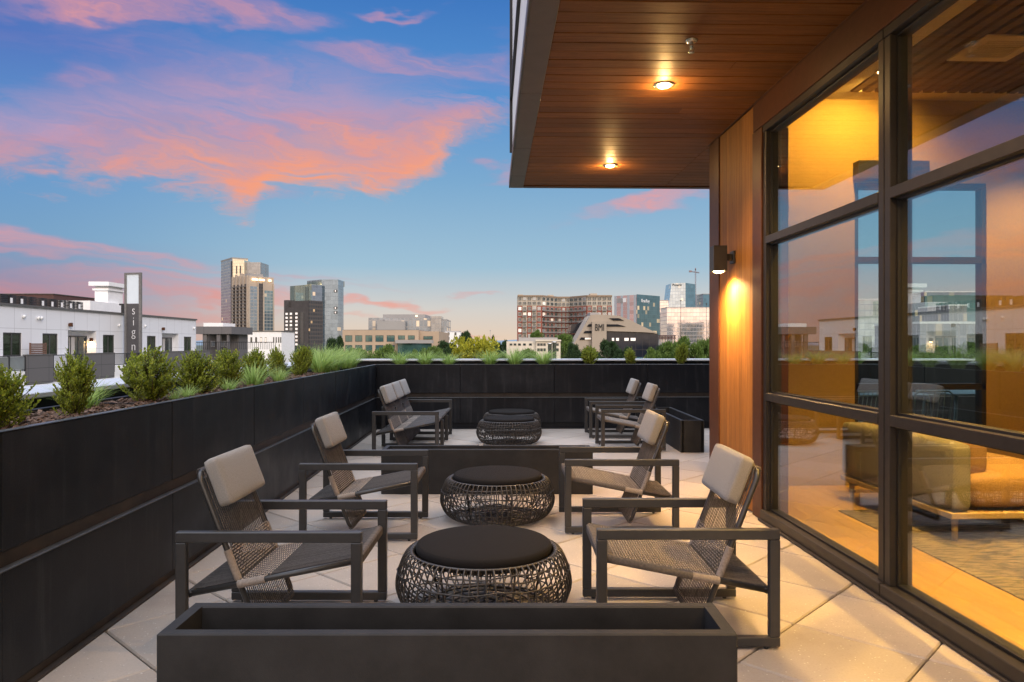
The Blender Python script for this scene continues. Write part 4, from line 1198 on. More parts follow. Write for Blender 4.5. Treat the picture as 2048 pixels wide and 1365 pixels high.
# grey pavilion and the white block behind it
r, w = front('pavilion', 'grey flat roofed pavilion on square posts at the end of the white block', 'building', 388, 463, 98)
e = MB(); e.box(0, w, 0, 8, H(668.5, 98), H(653.5, 98)); e.build('roof', M['charcoal_panels'], r)
for pa, pb in ((404, 412), (432, 439), (452.5, 456)):
    e = MB(); x0 = (pa - 388) / F * 98; e.box(x0, (pb - 388) / F * 98, 0.2, 0.7, 0, H(668.5, 98) - 0.005); e.build('post', M['charcoal_panels'], r)
e = MB(); e.box(0, w * 0.86, 4.5, 8, 0, H(668.5, 98) - 0.01); e.build('wall', M['brownbrick'] if False else M['charcoal_panels'], r)
e = MB(); e.box(0.0, (428 - 388) / F * 98, 3, 7.5, H(653.5, 98) + 0.005, H(645, 98)); e.build('roof_box', M['white_panel'], r)
lst = []
for px in (396, 401, 416, 421.5, 426, 430):
    lst.append(('pale', (px - 388) / F * 98, 4.47, H(694, 98), 0.28, 0.8, 0))
windows(r, lst)
e = MB(); A2 = H(699, 98)
e.box(0, w + 6, -1.2, -1.1, A2 + 0.9, A2 + 0.98)
for k in range(46): e.box(k * 0.25, k * 0.25 + 0.04, -1.18, -1.12, A2, A2 + 0.9)
e.build('railing', M['rail'], r)

r, w = front('white_block', 'plain white low block with a row of narrow windows below the twin towers', 'building', 450, 563, 150)
w *= 1.0
e = MB(); zt = H(664, 150); e.box(0, w, 0, 9, 0, zt); e.build('wall', M['white_panel'], r)
e = MB(); e.box(-0.1, w + 0.1, -0.1, 9, zt + 0.01, zt + 0.18); e.build('roof', M['roof_edge'], r)
lst = []
for px in (492, 502.5, 512, 522, 531, 547, 552, 557, 561):
    lst.append(('dark' if px not in (522, 531) else 'lit', (px - 450) / F * 150 * 1.005, -0.02, H(686, 150), 0.36 if px < 540 else 0.22, 1.15, 0))
windows(r, lst)

# ---- towers
M['cw_gold'] = curtain('glass_gold', (0.66, 0.62, 0.50), 2.6, 3.0, 0.22, (0.52, 0.47, 0.36), 0.06, 0.008, metal=0.85)  # gold reflection of the low sun put into the glass tint
M['cw_grey'] = curtain('glass_grey', (0.30, 0.31, 0.32), 2.2, 3.0, 0.2, (0.25, 0.24, 0.23), 0.12, 0.006, metal=0.6)
M['cw_teal'] = curtain('glass_pale_teal', (0.40, 0.50, 0.48), 2.4, 60.0, 0.25, (0.28, 0.34, 0.33), 0.08, 0.0, metal=0.8)
M['cw_blue'] = curtain('glass_blue', (0.22, 0.29, 0.36), 2.8, 3.4, 0.14, (0.18, 0.21, 0.24), 0.1, 0.025, metal=0.7)
M['cw_bluebay'] = curtain('glass_blue_bays', (0.24, 0.33, 0.40), 3.2, 3.0, 0.4, (0.30, 0.29, 0.27), 0.1, 0.03, metal=0.7)
M['cw_black'] = curtain('black_ribs', (0.045, 0.05, 0.055), 2.6, 3.0, 0.9, (0.075, 0.066, 0.062), 0.3, 0.025, metal=0.2)
M['tan_stone'] = mat('tan_precast', (0.40, 0.33, 0.26), 0.8, 0, 0.1, 0.05)
M['grey_stone'] = mat('grey_precast', (0.30, 0.29, 0.28), 0.8, 0, 0.1, 0.05)
M['black_brick'] = mat('black_brick', (0.060, 0.054, 0.052), 0.8, 0, 0.2, 0.3)
M['crown_lamp'] = emit('tower_top_lamps', (1.0, 0.66, 0.30), 5.0)

r, a, b_ = corner('glass_tower', 'tall pale glass tower with gold reflections, left one of the tall pair', 'tower', 442, 465, 496, 720, 52)
h = H(516, 720); e = MB(); e.box(-a, 0, 0, b_, 0, h); e.build('curtain_wall', M['cw_gold'], r)
e = MB(); e.box(-a - 0.2, 0.3, -0.3, 0.0, h - 0.6, h + 0.5); e.box(0, 0.3, 0, b_, h - 0.6, h + 0.5); e.build('parapet', M['grey_stone'], r)
e = MB(); e.box(-a * 0.13, 0.25, -0.25, 0.0, 0, h - 3); e.build('corner_recess', M['cw_black'], r)
# further volumes of the same tower, set out square to the camera axis
def vol(root, name, m, pxl, pxr, ptop, d, depth, pbot=None):
    p0 = at(pxl, d, z=GZ); wv = (pxr - pxl) / F * d
    Mx = Matrix.Rotation(-root.rotation_euler[2], 4, 'Z') @ Matrix.Translation(p0 - root.location) @ Matrix.Rotation(-YAW, 4, 'Z')
    e = MB(); e.box(0, wv, 0, depth, 0 if pbot is None else H(pbot, d), H(ptop, d), 0, Mx); return e.build(name, m, root)
vol(r, 'second_volume', M['cw_gold'], 465.5, 488.5, 520.5, 708, 24)
vol(r, 'rear_volume', M['cw_grey'], 488.6, 521, 525, 712, 24)
vol(r, 'loggia', M['cw_black'], 472, 474, 532, 707.5, 0.45, 548)
vol(r, 'loggia', M['cw_black'], 479.5, 481.5, 532, 707.5, 0.45, 548)

r, a, b_ = corner('residential_tower', 'tan residential tower with stacked balconies and lit roof lamps, in front of the glass tower', 'tower', 465, 496, 547.5, 640, 40)
h = H(552, 640)
e = MB(); e.box(-a, 0, 0, b_, 0, h); e.build('wall', M['tan_stone'], r)
e = MB()
for k in range(4):
    x = -a + a * (0.10 + 0.235 * k); e.box(x, x + a * 0.13, -0.5, 0.0, 0, h - 7)
o = e.build('balcony_bay', M['cw_black'], r)
e = MB()
z_ = 4.0
while z_ < h - 8:
    for k in range(4):
        x = -a + a * (0.10 + 0.235 * k); e.box(x - 0.2, x + a * 0.13 + 0.2, -2.0, -0.5, z_, z_ + 0.35); e.box(x - 0.2, x + a * 0.13 + 0.2, -2.0, -1.9, z_ + 0.35, z_ + 1.2)
    z_ += 3.0
o = e.build('balconies', mat('grey_balcony', (0.16, 0.145, 0.13), 0.7), r); o['kind'] = 'stuff'
e = MB()
for k in range(5):
    x = -a + a * (0.0 + 0.235 * k); e.box(x, min(x + a * 0.09, 0), -0.9, 0, 0, h + (2.0 if k % 2 else 0.5))
for f in (0.0, 0.34, 0.56, 0.95): e.box(0, 0.9, b_ * f, b_ * f + b_ * 0.05, 0, h - (6 if f > 0.6 else 0))
e.build('pier', M['tan_stone'], r)
e = MB(); e.box(0.0, 0.6, b_ * 0.05, b_ * 0.34, 0, h - 9); e.box(0.0, 0.6, b_ * 0.61, b_ * 0.95, 0, h - 12); e.build('curtain_wall', M['cw_bluebay'], r)
e = MB(); e.box(0.0, 0.5, b_ * 0.39, b_ * 0.56, 0, h - 6); e.build('balcony_bay', M['cw_black'], r)
e = MB(); e.box(-a * 0.35, -1, b_ * 0.08, b_ * 0.60, h + 0.01, H(546.5, 640)); e.build('crown', M['grey_stone'], r)
e = MB(); e.box(-a * 0.6, -a * 0.5, 1, 3, h + 0.01, H(545, 640)); e.box(-a * 0.9, -a * 0.8, 1, 3, h + 0.01, H(549, 640)); e.build('pier_cap', M['tan_stone'], r)
e = MB()
for f in (0.14, 0.26, 0.40, 0.52, 0.78): e.box(0.7, 1.3, b_ * f, b_ * f + 2.2, h - 3.6, h - 2.2)
e.build('roof_lamps', M['crown_lamp'], r)

r, a, b_ = corner('blue_glass_tower', 'blue grey glass office tower behind the black tower', 'tower', 580, 623, 644, 640, 40)
h = H(569, 640); e = MB(); e.box(-a, -0.01, 0, b_, 0, h); e.build('curtain_wall', M['cw_teal'], r)
e = MB(); e.box(0.0, 0.4, 0, b_, 0, h - 0.5); e.build('side_wall', M['cw_blue'], r)
p1 = at(643, 652, z=GZ); p0 = r.location
Mi = Matrix.Rotation(-r.rotation_euler[2], 3, 'Z')
loc1 = Mi @ (p1 - Vector(p0))
h3 = H(559.5, 652)
e = MB(); e.box(loc1.x - 22, loc1.x + 0.2, loc1.y, loc1.y + 25, h + 0.02, h3 - 0.01); e.build('rear_volume', M['cw_teal'], r)
e = MB()
ang = R(38)                                  # face turned towards the camera
Mx = Matrix.Translation(loc1) @ Matrix.Rotation(ang, 4, 'Z')
e.box(0, 33 / F * 652 * 1.02, 0, 18, 0, h3, 0, Mx); e.build('slab_tower', M['cw_blue'], r)
for py in (580, 614, 623):
    e = MB(); xx = (676 - 643 - 8) / F * 652; e.box(xx, xx + 7.0 / F * 652, -0.5, -0.01, H(py + 5, 652), H(py, 652), 0, Mx); e.box(xx + 1.0, xx + 2.0, -0.55, -0.5, H(py + 4, 652), H(py + 1, 652), 1, Mx); e.build('lit_corner', [M['frame_dark'], M['win_lit2']], r)

r, a, b_ = corner('black_tower', 'black brick tower with rows of lit pinkish windows', 'tower', 568, 616.5, 645.5, 560, 28)
h = H(616, 560); ht = H(601, 560)
e = MB(); e.box(-a, 0, 0, b_, 0, h); e.build('wall', M['black_brick'], r)
e = MB(); e.box(-a, -a * 0.84, 0, 8, h + 0.01, H(599, 560)); e.box(-a * 0.84, 0, 2.0, b_, h + 0.01, ht); e.box(-a * 0.84 + 0.01, 0, 0, 2.0, h + 0.01, h + 0.8); e.build('crown', M['black_brick'], r)
e = MB(); e.box(-a * 0.82, -a * 0.18, -0.25, 0, 0, h - 3.2); o = e.build('dark_bay', M['win_dark'], r)
e = MB(); e.box(-a * 0.62, -a * 0.56, -0.6, -0.25, 0, h - 3.2); e.box(-a * 0.38, -a * 0.33, -0.6, -0.25, 0, h - 3.2); e.build('bay_pier', M['black_brick'], r)
e = MB(); e.box(0.0, 0.5, 0.5, b_ - 0.3, 0, ht - 0.5); e.build('ribbed_side', M['cw_black'], r)
lst = []
random.seed(9)
for ri, py in enumerate((627, 635, 642.5, 650, 658, 665.5, 673.5, 681, 689)):
    for ci, (pa, pb) in enumerate(((570, 577), (579.5, 586), (590.5, 597), (601.5, 608.5))):
        x = -a + (( pa + pb) / 2 - 568) / 48.5 * a
        key = 'lit2' if rnd() < 0.78 else ('lit' if rnd() < 0.25 else 'pale')
        lst.append((key, x, -0.34 if ci in (1, 2) else -0.06, H(py + 2.4, 560), 2.7, 1.75, 0))
windows(r, lst)

# ---- office blocks in the middle
M['beige'] = mat('beige_stucco', (0.40, 0.305, 0.215), 0.8, 0, 0.08, 0.2)
M['cream'] = mat('cream_stucco', (0.62, 0.56, 0.46), 0.8, 0, 0.08, 0.2)
r, w = front('grey_office', 'grey stepped office block behind the beige two storey office', 'building', 734, 893, 430)
k = 430 / F
def bx(r, name, m, pa, pb, base, d, y0, y1, pt, pbm=None):
    e = MB(); e.box((pa - base) / F * d, (pb - base) / F * d, y0, y1, 0 if pbm is None else H(pbm, d), H(pt, d)); return e.build(name, m, r)
M['cw_office'] = curtain('office_bands', (0.26, 0.30, 0.34), 2.2, 4.0, 0.5, (0.30, 0.29, 0.28), 0.15, 0.12, metal=0.5)
bx(r, 'wing', M['cw_office'], 734, 770, 734, 430, 4, 40, 635.5)
bx(r, 'main_block', M['cw_office'], 768, 866, 734, 430, 2, 40, 637)
bx(r, 'roof_storey', M['grey_stone'], 761, 847, 734, 430, 8, 38, 628.2, 637)
bx(r, 'front_block', M['grey_stone'], 756, 811, 734, 430, -3, 2, 643)
bx(r, 'stair_tower', M['cw_grey'], 862, 883, 734, 430, -1, 12, 633)
bx(r, 'end_wing', M['cw_office'], 883, 893, 734, 430, 1, 30, 638.5)
e = MB(); x = (828 - 734) / F * 430; e.box(x, x + 0.9, 7.6, 8.0, H(632.8, 430), H(630.3, 430)); e.build('roof_lamp', M['crown_lamp'], r)

r, w = front('beige_office', 'beige two storey office with square dark green windows in the middle of the skyline', 'building', 685, 877, 230)
d = 230
bx(r, 'wall', M['beige'], 685, 837, 685, d, 0, 40, 660.8)
bx(r, 'end_wing', M['beige'], 837.2, 876, 685, d, 3, 40, 663)
bx(r, 'roof', M['roof_edge'], 686, 836, 685, d, 0.8, 39, 659.9, 660.7)
bx(r, 'canopy', M['grey_stone'], 793, 867, 685, d, -2.5, -0.05, 680.5, 687)
e = MB(); e.box((797 - 685) / F * d, (864 - 685) / F * d, -1.5, -0.04, 0, H(687.2, d)); e.build('ground_glazing', M['win_teal'], r)
lst = []
for pa, pb in ((690.5, 704.5), (710.5, 724.5), (731, 744.5), (751, 767), (773.5, 789.5)):
    wd = (pb - pa) / F * d; xm = ((pa + pb) / 2 - 685) / F * d
    lst.append(('teal', xm, -0.02, H(684, d), wd, 13 / F * d, 0)); lst.append(('teal', xm, -0.02, H(702.5, d), wd, 12 / F * d, 0))
for pa, pb in ((796, 810), (816, 829.5)):
    lst.append(('teal', ((pa + pb) / 2 - 685) / F * d, -0.02, H(679.8, d), (pb - pa) / F * d, 8.6 / F * d, 0))
lst.append(('teal', (854 - 685) / F * d, 2.96, H(679.5, d), 19 / F * d, 7.0 / F * d, 0))
windows(r, lst)

r, w = front('white_house', 'small white block with three dark windows right of the beige office', 'building', 877, 921, 330)
bx(r, 'wall', M['cream'] if False else M['white_panel'], 877, 921, 877, 330, 0, 20, 665)
bx(r, 'roof_plant', M['grey_stone'], 888, 918, 877, 330, 4, 12, 662, 665.1)
windows(r, [('dark', (px - 877) / F * 330, -0.02, H(py, 330), 0.9, 1.3, 0) for px in (884, 897, 911) for py in (671, 680)])

# ---- brick apartment tower with a curved front
M['redbrick'] = mat('red_brick', (0.27, 0.085, 0.058), 0.85, 0, 0.12, 0.2)
M['creamtop'] = mat('cream_upper_storeys', (0.44, 0.38, 0.30), 0.8, 0, 0.08, 0.2)
d = 420
r, w = front('brick_apartments', 'wide red brick apartment building with cream top floors and a recessed middle', 'building', 1035, 1224, d)
def LX(px): return (px - 1035) / F * d
foot = [(LX(1035), 0), (LX(1083), 0), (LX(1118), 13), (LX(1143), 13), (LX(1174), 0), (LX(1224), 0)]
hb = H(612, d); ht = H(594, d)
poly = foot + [(LX(1224), 30), (LX(1035), 30)]
e = MB(); e.prism(poly, 0, hb); e.build('brick_wall', M['redbrick'], r)
e = MB(); e.prism(poly, hb + 0.01, ht); e.build('upper_storeys', M['creamtop'], r)
out_ = [(x + (0.0), y_ - 0.8) for x, y_ in foot] + [(LX(1224), 30), (LX(1035), 30)]
e = MB(); e.prism(out_, ht + 0.01, ht + 0.9); e.build('roof', mat('tan_cornice', (0.26, 0.19, 0.13), 0.8), r)
e = MB(); e.box(LX(1036), LX(1046), 4, 12, ht + 0.91, H(588.5, d)); e.box(LX(1098), LX(1110), 14, 18, ht + 0.91, ht + 2.0); e.box(LX(1182), LX(1196), 4, 12, ht + 0.91, ht + 2.2); e.build('roof_plant', M['creamtop'], r)
lst = []; bal_e = MB()
random.seed(21)
fh = (hb - 8) / 9.0
for (p0, p1), ncol, rec in ((((foot[0]), foot[1]), 5, False), ((foot[1], foot[2]), 4, True), ((foot[2], foot[3]), 3, True), ((foot[3], foot[4]), 4, True), ((foot[4], foot[5]), 5, False)):
    dx, dy = p1[0] - p0[0], p1[1] - p0[1]; ln = math.hypot(dx, dy); rz = math.atan2(dy, dx); ux, uy = dx / ln, dy / ln; nx, ny = uy, -ux
    for c in range(ncol):
        f = (c + 0.5) / ncol; cx, cy = p0[0] + dx * f, p0[1] + dy * f
        bw = ln / ncol
        if c % 2 == 1 and not rec:
            Mx = Matrix.Translation((cx, cy, 0)) @ Matrix.Rotation(rz, 4, 'Z'); strip = MB(); strip.box(-bw * 0.47, bw * 0.47, -0.25, 0.0, 0, hb, 0, Mx); strip.build('cream_strip', M['creamtop'], r)
        for fl in range(12):
            z_ = 8 + fl * fh - fh * 1.0
            if fl >= 10: z_ = hb + 0.5 + (fl - 10) * 2.6
            if z_ < 0.3: continue
            lit = rnd() < 0.045
            key = 'palelit' if lit else ('paledark' if rnd() < 0.82 else 'pale')
            lst.append((key, cx + nx * 0.3, cy + ny * 0.3, z_ + (0.5 if fl < 10 else 0.0), bw * (0.66 if fl < 10 else 0.74), (fh * 0.64 if fl < 10 else 1.9), rz))
            if (rec or c % 2 == 1) and fl < 10 and z_ > 4:
                Mx = Matrix.Translation((cx, cy, z_)) @ Matrix.Rotation(rz, 4, 'Z')
                bal_e.box(-bw * 0.42, bw * 0.42, -1.7, -0.36, 0.0, 0.22, 0, Mx); bal_e.box(-bw * 0.42, bw * 0.42, -1.7, -1.62, 0.22, 0.95, 0, Mx)
lst.sort(key=lambda q_: -q_[3])
windows(r, lst)
o = bal_e.build('balconies', mat('grey_balconies', (0.20, 0.19, 0.18), 0.7), r); o['kind'] = 'stuff'

# ---- low cream building in front of it
d = 150
r, w = front('cream_building', 'low cream two part building behind the far grass tufts', 'building', 1013, 1122, d)
bx(r, 'wall', M['cream'], 1013, 1072, 1013, d, 0.6, 14, 683)
bx(r, 'wing', M['cream'], 1072.3, 1121, 1013, d, 0, 14, 681)
bx(r, 'roof_storey', M['grey_stone'], 1038, 1117, 1013, d, 3, 13, 675.5, 683.2)
bx(r, 'eaves', M['cream'], 1071, 1122, 1013, d, -0.3, -0.02, 679.7, 683)
lst = []
for px in (1022, 1030, 1039, 1049, 1061): lst.append(('dark', (px - 1013) / F * d, 0.57, H(691.5, d), 0.55, 0.42, 0))
for px in (1077, 1083, 1089, 1100, 1108, 1115): lst.append(('dark', (px - 1013) / F * d, -0.03, H(692, d), 0.5, 0.5, 0)); lst.append(('dark', (px - 1013) / F * d, -0.03, H(703, d), 0.5, 0.6, 0))
windows(r, lst)
fl = thing('steel_flue', 'shiny twin steel flue with caps standing behind the far planter', 'flue', at(1104, 60, z=-4), 0)
e = MB(); z1 = zat(689, 60) + 4
e.lathe([(0.16, 0), (0.16, z1), (0.20, z1 + 0.01), (0.20, z1 + 0.07), (0.1, z1 + 0.1)], 16, (-0.18, 0, 0)); z2 = zat(686, 60) + 4; e.lathe([(0.17, 0), (0.17, z2), (0.21, z2 + 0.01), (0.21, z2 + 0.08), (0.1, z2 + 0.11)], 16, (0.2, 0.1, 0)); e.build('pipe', M['steel'], fl)

# ---- sloped stone office with letters
M['band_glass'] = mat('dark_band_glass', (0.012, 0.014, 0.018), 0.3, 0, 0, spec=0.15)
M['slope_stone'] = mat('buff_stone', (0.34, 0.285, 0.225), 0.8, 0, 0.06, 0.15)
M['cw_dark'] = curtain('dark_ribbon_glass', (0.010, 0.014, 0.024), 2.5, 3.4, 0.14, (0.008, 0.009, 0.012), 0.1, 0.0, metal=0.0)
d = 260
def c3(x, y): return (900 + x / 3.593, 520 + y / 3.593)
r, w = front('stone_office', 'buff stone office with sloping sides, dark glass bands and black letters', 'building', c3(890, 0)[0], c3(1500, 0)[0], d)
b0 = c3(890, 0)[0]
def Q(x, y):
    px, py = c3(x, y); return ((px - b0) / F * d, H(py, d))
def slabm(name, m, pts, y0, y1):
    e = MB(); e.slab([Q(*p) for p in pts], y0, y1); o = e.build(name, m, r); fix_normals(o); return o
slabm('sloped_wall', M['slope_stone'], [(870, 690), (890, 605), (1010, 397), (1050, 393), (1215, 402), (1310, 440), (1330, 452), (1490, 527), (1380, 520), (1120, 512), (1120, 700), (870, 700)][::1], 0, 20)
slabm('letter_tower', M['slope_stone'], [(1018, 700), (1018, 447), (1121, 440), (1121, 700)], -1.5, -0.01)
slabm('glass_block', M['cw_dark'], [(1125, 700), (1125, 516), (1380, 524), (1500, 531), (1500, 700)], 0.6, 24)
slabm('glass_shoulder', M['cw_dark'], [(895, 520), (905, 455), (975, 440), (1005, 415), (1005, 520)], 20.1, 34)
slabm('glass_wing', M['cw_dark'], [(845, 700), (845, 535), (950, 530), (950, 700)], 21, 36)
slabm('glass_top', M['cw_dark'], [(1330, 520), (1330, 452), (1345, 452), (1480, 484), (1495, 524)], 20.5, 34)
slabm('roof_plant', M['grey_stone'], [(1015, 394), (1015, 376), (1080, 376), (1080, 394)], 4, 16)
for nm, pts in (('window_band', [(985, 480), (997, 463), (1017, 463), (1017, 480)]), ('window_band', [(958, 528), (970, 511), (1017, 511), (1017, 528)]), ('window_band', [(930, 575), (942, 558), (1017, 558), (1017, 575)]),
                ('window_band', [(1125, 480), (1125, 464), (1205, 464), (1262, 480)]), ('window_band', [(1175, 437), (1143, 420), (1215, 420), (1250, 437)])):
    slabm(nm, M['band_glass'], pts, -0.25, -0.012)
slabm('skylight', M['win_pale'], [(965, 440), (985, 406), (995, 406), (975, 440)], -0.25, -0.012)
slabm('lit_window', M['win_lit'], [(968, 573), (970, 560), (1012, 560), (1014, 573)], -0.30, -0.26)
e = MB()
for xa, xb in ((1165, 1180), (1195, 1215), (1255, 1285), (1300, 1335)): 
    q0 = Q(xa, 582); q1 = Q(xb, 562); e.box(q0[0], q1[0], 0.42, 0.59, q0[1], q1[1])
e.build('lit_offices', M['win_lit2'], r)
M['letter_black'] = mat('black_letters', (0.012, 0.012, 0.013), 0.5, 0, 0)
q0 = Q(1071, 510); o = text('BMI', 9.0 * (50 / 3.593 / F * d) / 6.4, M['letter_black'], r, (q0[0], -1.62, q0[1]), 0, 0.1, 0.62, 'lettering')
me = o.data
xs = [v.co.x for v in me.vertices]; ys = [v.co.y for v in me.vertices]
tw = (62 / 3.593 / F * d); th = (48 / 3.593 / F * d)
o.scale = (tw / (max(xs) - min(xs)), th / (max(ys) - min(ys)), 1)

# ---- glass towers at the right
M['cw_pinkl'] = curtain('glass_pink_stripes', (0.70, 0.60, 0.54), 7.0, 3.6, 0.12, (0.40, 0.42, 0.44), 0.06, 0.0, metal=0.85, vline=2.6)  # pink sky reflection put into the tint of the teal tower's left face
M['cw_tealr'] = curtain('glass_teal', (0.10, 0.22, 0.26), 3.0, 3.6, 0.15, (0.07, 0.12, 0.14), 0.06, 0.10, metal=0.65)
M['cw_pink'] = curtain('glass_pink', (0.74, 0.66, 0.64), 3.0, 3.6, 0.30, (0.42, 0.38, 0.37), 0.06, 0.0, metal=0.85, vline=0.12)
M['cw_pale'] = curtain('glass_pale_blue', (0.44, 0.53, 0.60), 3.0, 3.6, 0.2, (0.30, 0.35, 0.40), 0.06, 0.01, metal=0.75)
M['cw_navy'] = curtain('glass_navy', (0.07, 0.16, 0.24), 3.0, 3.6, 0.2, (0.05, 0.09, 0.13), 0.06, 0.02, metal=0.65)
r, a, b_ = corner('teal_tower', 'teal glass office tower with pink reflections right of the brick apartments', 'tower', 1228.5, 1273, 1319, 640, 45)
h = H(590, 640); e = MB(); e.box(-a, -0.01, 0, b_, 0, h); e.build('curtain_wall', M['cw_pinkl'], r)
e = MB(); e.box(0.0, 0.4, 0, b_, 0, h + 0.4); e.build('side_wall', M['cw_tealr'], r)
text('Bradley', 4.2, M['letter'], r, (0.5, b_ * 0.36, h - 6.2), PI / 2, 0.1, 1.0)
e = MB(); e.box(-a * 0.86, -a * 0.62, -0.3, -0.02, h - 6.4, h - 2.4, 0); e.box(-a * 0.60, -a * 0.46, -0.3, -0.02, h - 6.0, h - 2.4, 1); e.build('sign_panel', [M['grey_stone'], M['white_panel']], r)
for px0, px1, pt, d, mk, nm, lb in ((1319.5, 1337, 602, 780, 'cw_pink', 'pink_office', 'pale pink mirrored office block between the teal tower and the tapered tower'), (1334, 1423, 616, 700, 'cw_pink', 'pink_office', 'wide pink mirrored office block in front of the tapered tower'),
                                    (1393, 1412, 590.5, 900, 'cw_pale', 'pale_tower', 'pale slim tower right of the tapered tower'), (1406, 1424, 589, 880, 'cw_navy', 'navy_tower', 'navy glass tower beside the timber wall at the right end of the skyline')):
    r, w = front(nm, lb, 'tower', px0, px1, d)
    e = MB(); e.box(0, w, 0, 30, 0, H(pt, d)); e.build('curtain_wall', M[mk], r)
    e = MB(); e.box(-0.3, w + 0.3, -0.3, 30, H(pt, d) + 0.01, H(pt, d) + 0.7); e.build('parapet', M['grey_stone'], r)
d = 820
r, w = front('tapered_tower', 'pale blue tapered glass tower with dark lettering at its top', 'tower', 1338, 1393, d)
def TX(px): return (px - 1338) / F * d
e = MB(); e.slab([(TX(1325), 0), (TX(1343), H(567, d)), (TX(1371), H(566, d)), (TX(1371), 0)], 0, 30); o = e.build('curtain_wall', M['cw_pale'], r); fix_normals(o)
e = MB(); e.slab([(TX(1371.1), 0), (TX(1371.1), H(566, d)), (TX(1391), H(569, d)), (TX(1392.5), 0)], 0.6, 30); o = e.build('side_wall', M['cw_navy'], r); fix_normals(o)
e = MB(); e.box(TX(1346), TX(1369), -0.4, -0.02, H(578, d), H(573.6, d)); 
o = text('Pinnacle', 3.5, M['letter_black'], r, (TX(1354), -0.5, H(572.5, d)), 0, 0.1, 1.0, 'lettering')
xs = [v.co.x for v in o.data.vertices]; tw = (18.5 / F * d); o.scale = (tw / (max(xs) - min(xs)), 1.15, 1)
# tower crane behind it
d = 860
cr = thing('tower_crane', 'thin tower crane rising behind the tapered tower', 'crane', at(1391, d, z=GZ), -YAW)
def lattice(e, p0, p1, wdt, rad, n):
    p0 = Vector(p0); p1 = Vector(p1); t_ = (p1 - p0).normalized(); s1 = t_.orthogonal().normalized(); s2 = t_.cross(s1)
    cs = [(s1 + s2) * wdt / 2, (s1 - s2) * wdt / 2, (-s1 - s2) * wdt / 2, (-s1 + s2) * wdt / 2]
    for c in cs: e.tube([p0 + c, p1 + c], rad, 4)
    for k in range(n):
        a0 = p0.lerp(p1, k / n); a1 = p0.lerp(p1, (k + 1) / n)
        for j in range(4): e.tube([a0 + cs[j], a1 + cs[(j + 1) % 4]], rad * 0.7, 3)
M['crane'] = mat('crane_steel', (0.22, 0.16, 0.16), 0.6)
e = MB(); lattice(e, (0, 0, 0), (0, 0, H(541, d)), 1.0, 0.09, 34); e.build('mast', M['crane'], cr)
e = MB(); lattice(e, (-6.5, 0, H(543, d)), (4.5, 0, H(546, d)), 0.8, 0.12, 8); e.box(-7.5, -4.6, -1, 1, H(545, d), H(541.5, d)); e.build('jib', M['crane'], cr)
e = MB(); lattice(e, (0, 0, H(541, d)), (0, 0, H(536.5, d)), 0.7, 0.2, 3); e.build('mast_head', M['crane'], cr)
for i, (px, pt, d) in enumerate(((1361.5, 601, 560), (1413, 607, 300))):
    q_ = thing('light_mast', ['thin dark mast in front of the pink office block', 'thin dark pole just left of the timber wall'][i], 'mast', at(px, d, z=GZ), -YAW)
    e = MB(); hh = H(pt, d); e.tube([(0, 0, 0), (0, 0, hh)], 0.2, 6, rs=[0.28, 0.16] if i == 0 else [0.12, 0.07]); e.build('pole', M['rail'], q_)
    e = MB(); e.box(-0.7 if i == 0 else -0.2, 0.7 if i == 0 else 0.2, -0.2, 0.2, hh - 0.6, hh); e.build('head', M['rail'], q_)
q_ = thing('light_mast', 'thin grey antenna mast left of the brick apartments', 'mast', at(980.5, 400, z=GZ), -YAW)
e = MB(); e.tube([(0, 0, 0), (0, 0, H(660, 400))], 0.15, 6, rs=[0.2, 0.08]); e.build('pole', M['grey_stone'], q_)
e = MB(); e.box(-0.3, 0.3, -0.1, 0.1, H(663, 400), H(661, 400)); e.build('head', M['grey_stone'], q_)
# construction deck below the pink office
r, w = front('parking_deck', 'low brown concrete deck below the pink office block', 'building', 1318, 1352, 420)
for kk in range(3): bx(r, 'deck', M['brownbrick'], 1318, 1352, 1318, 420, 0, 20, 671 + kk * 3, 672.6 + kk * 3)
e = MB()
for kk in range(6): e.box(kk * w / 5.5, kk * w / 5.5 + 0.5, 0.5, 1.0, 0, H(671.1, 420))
e.build('column', M['grey_stone'], r)

# ---- buildings on the other side, seen through the lounge windows
for nm, lb, px0, px1, pt, d, mk in (('teal_block', 'wide teal glass block seen through the far lounge window', 1850, 1960, 585, 400, 'cw_tealr'), ('white_tower', 'white tower with vertical strips seen through the far lounge window', 1898, 1934, 612, 330, 'cw_office'), ('gold_tower', 'pale gold tower seen through the far lounge window', 1937, 1966, 588, 420, 'cw_gold'),
                                    ('pale_block', 'pale blue stepped block seen through the far lounge window', 1705, 1760, 600, 420, 'cw_pale'), ('low_block', 'low white roofed block seen through the far lounge window', 1840, 1975, 648, 200, 'cw_office')):
    r, w = front(nm, lb, 'building', px0, px1, d)
    e = MB(); e.box(0, w, 0, 25, 0, H(pt, d)); e.build('curtain_wall', M[mk], r)
    e = MB(); e.box(-0.2, w + 0.2, -0.2, 25, H(pt, d) + 0.01, H(pt, d) + 0.6); e.build('parapet', M['white_panel'], r)

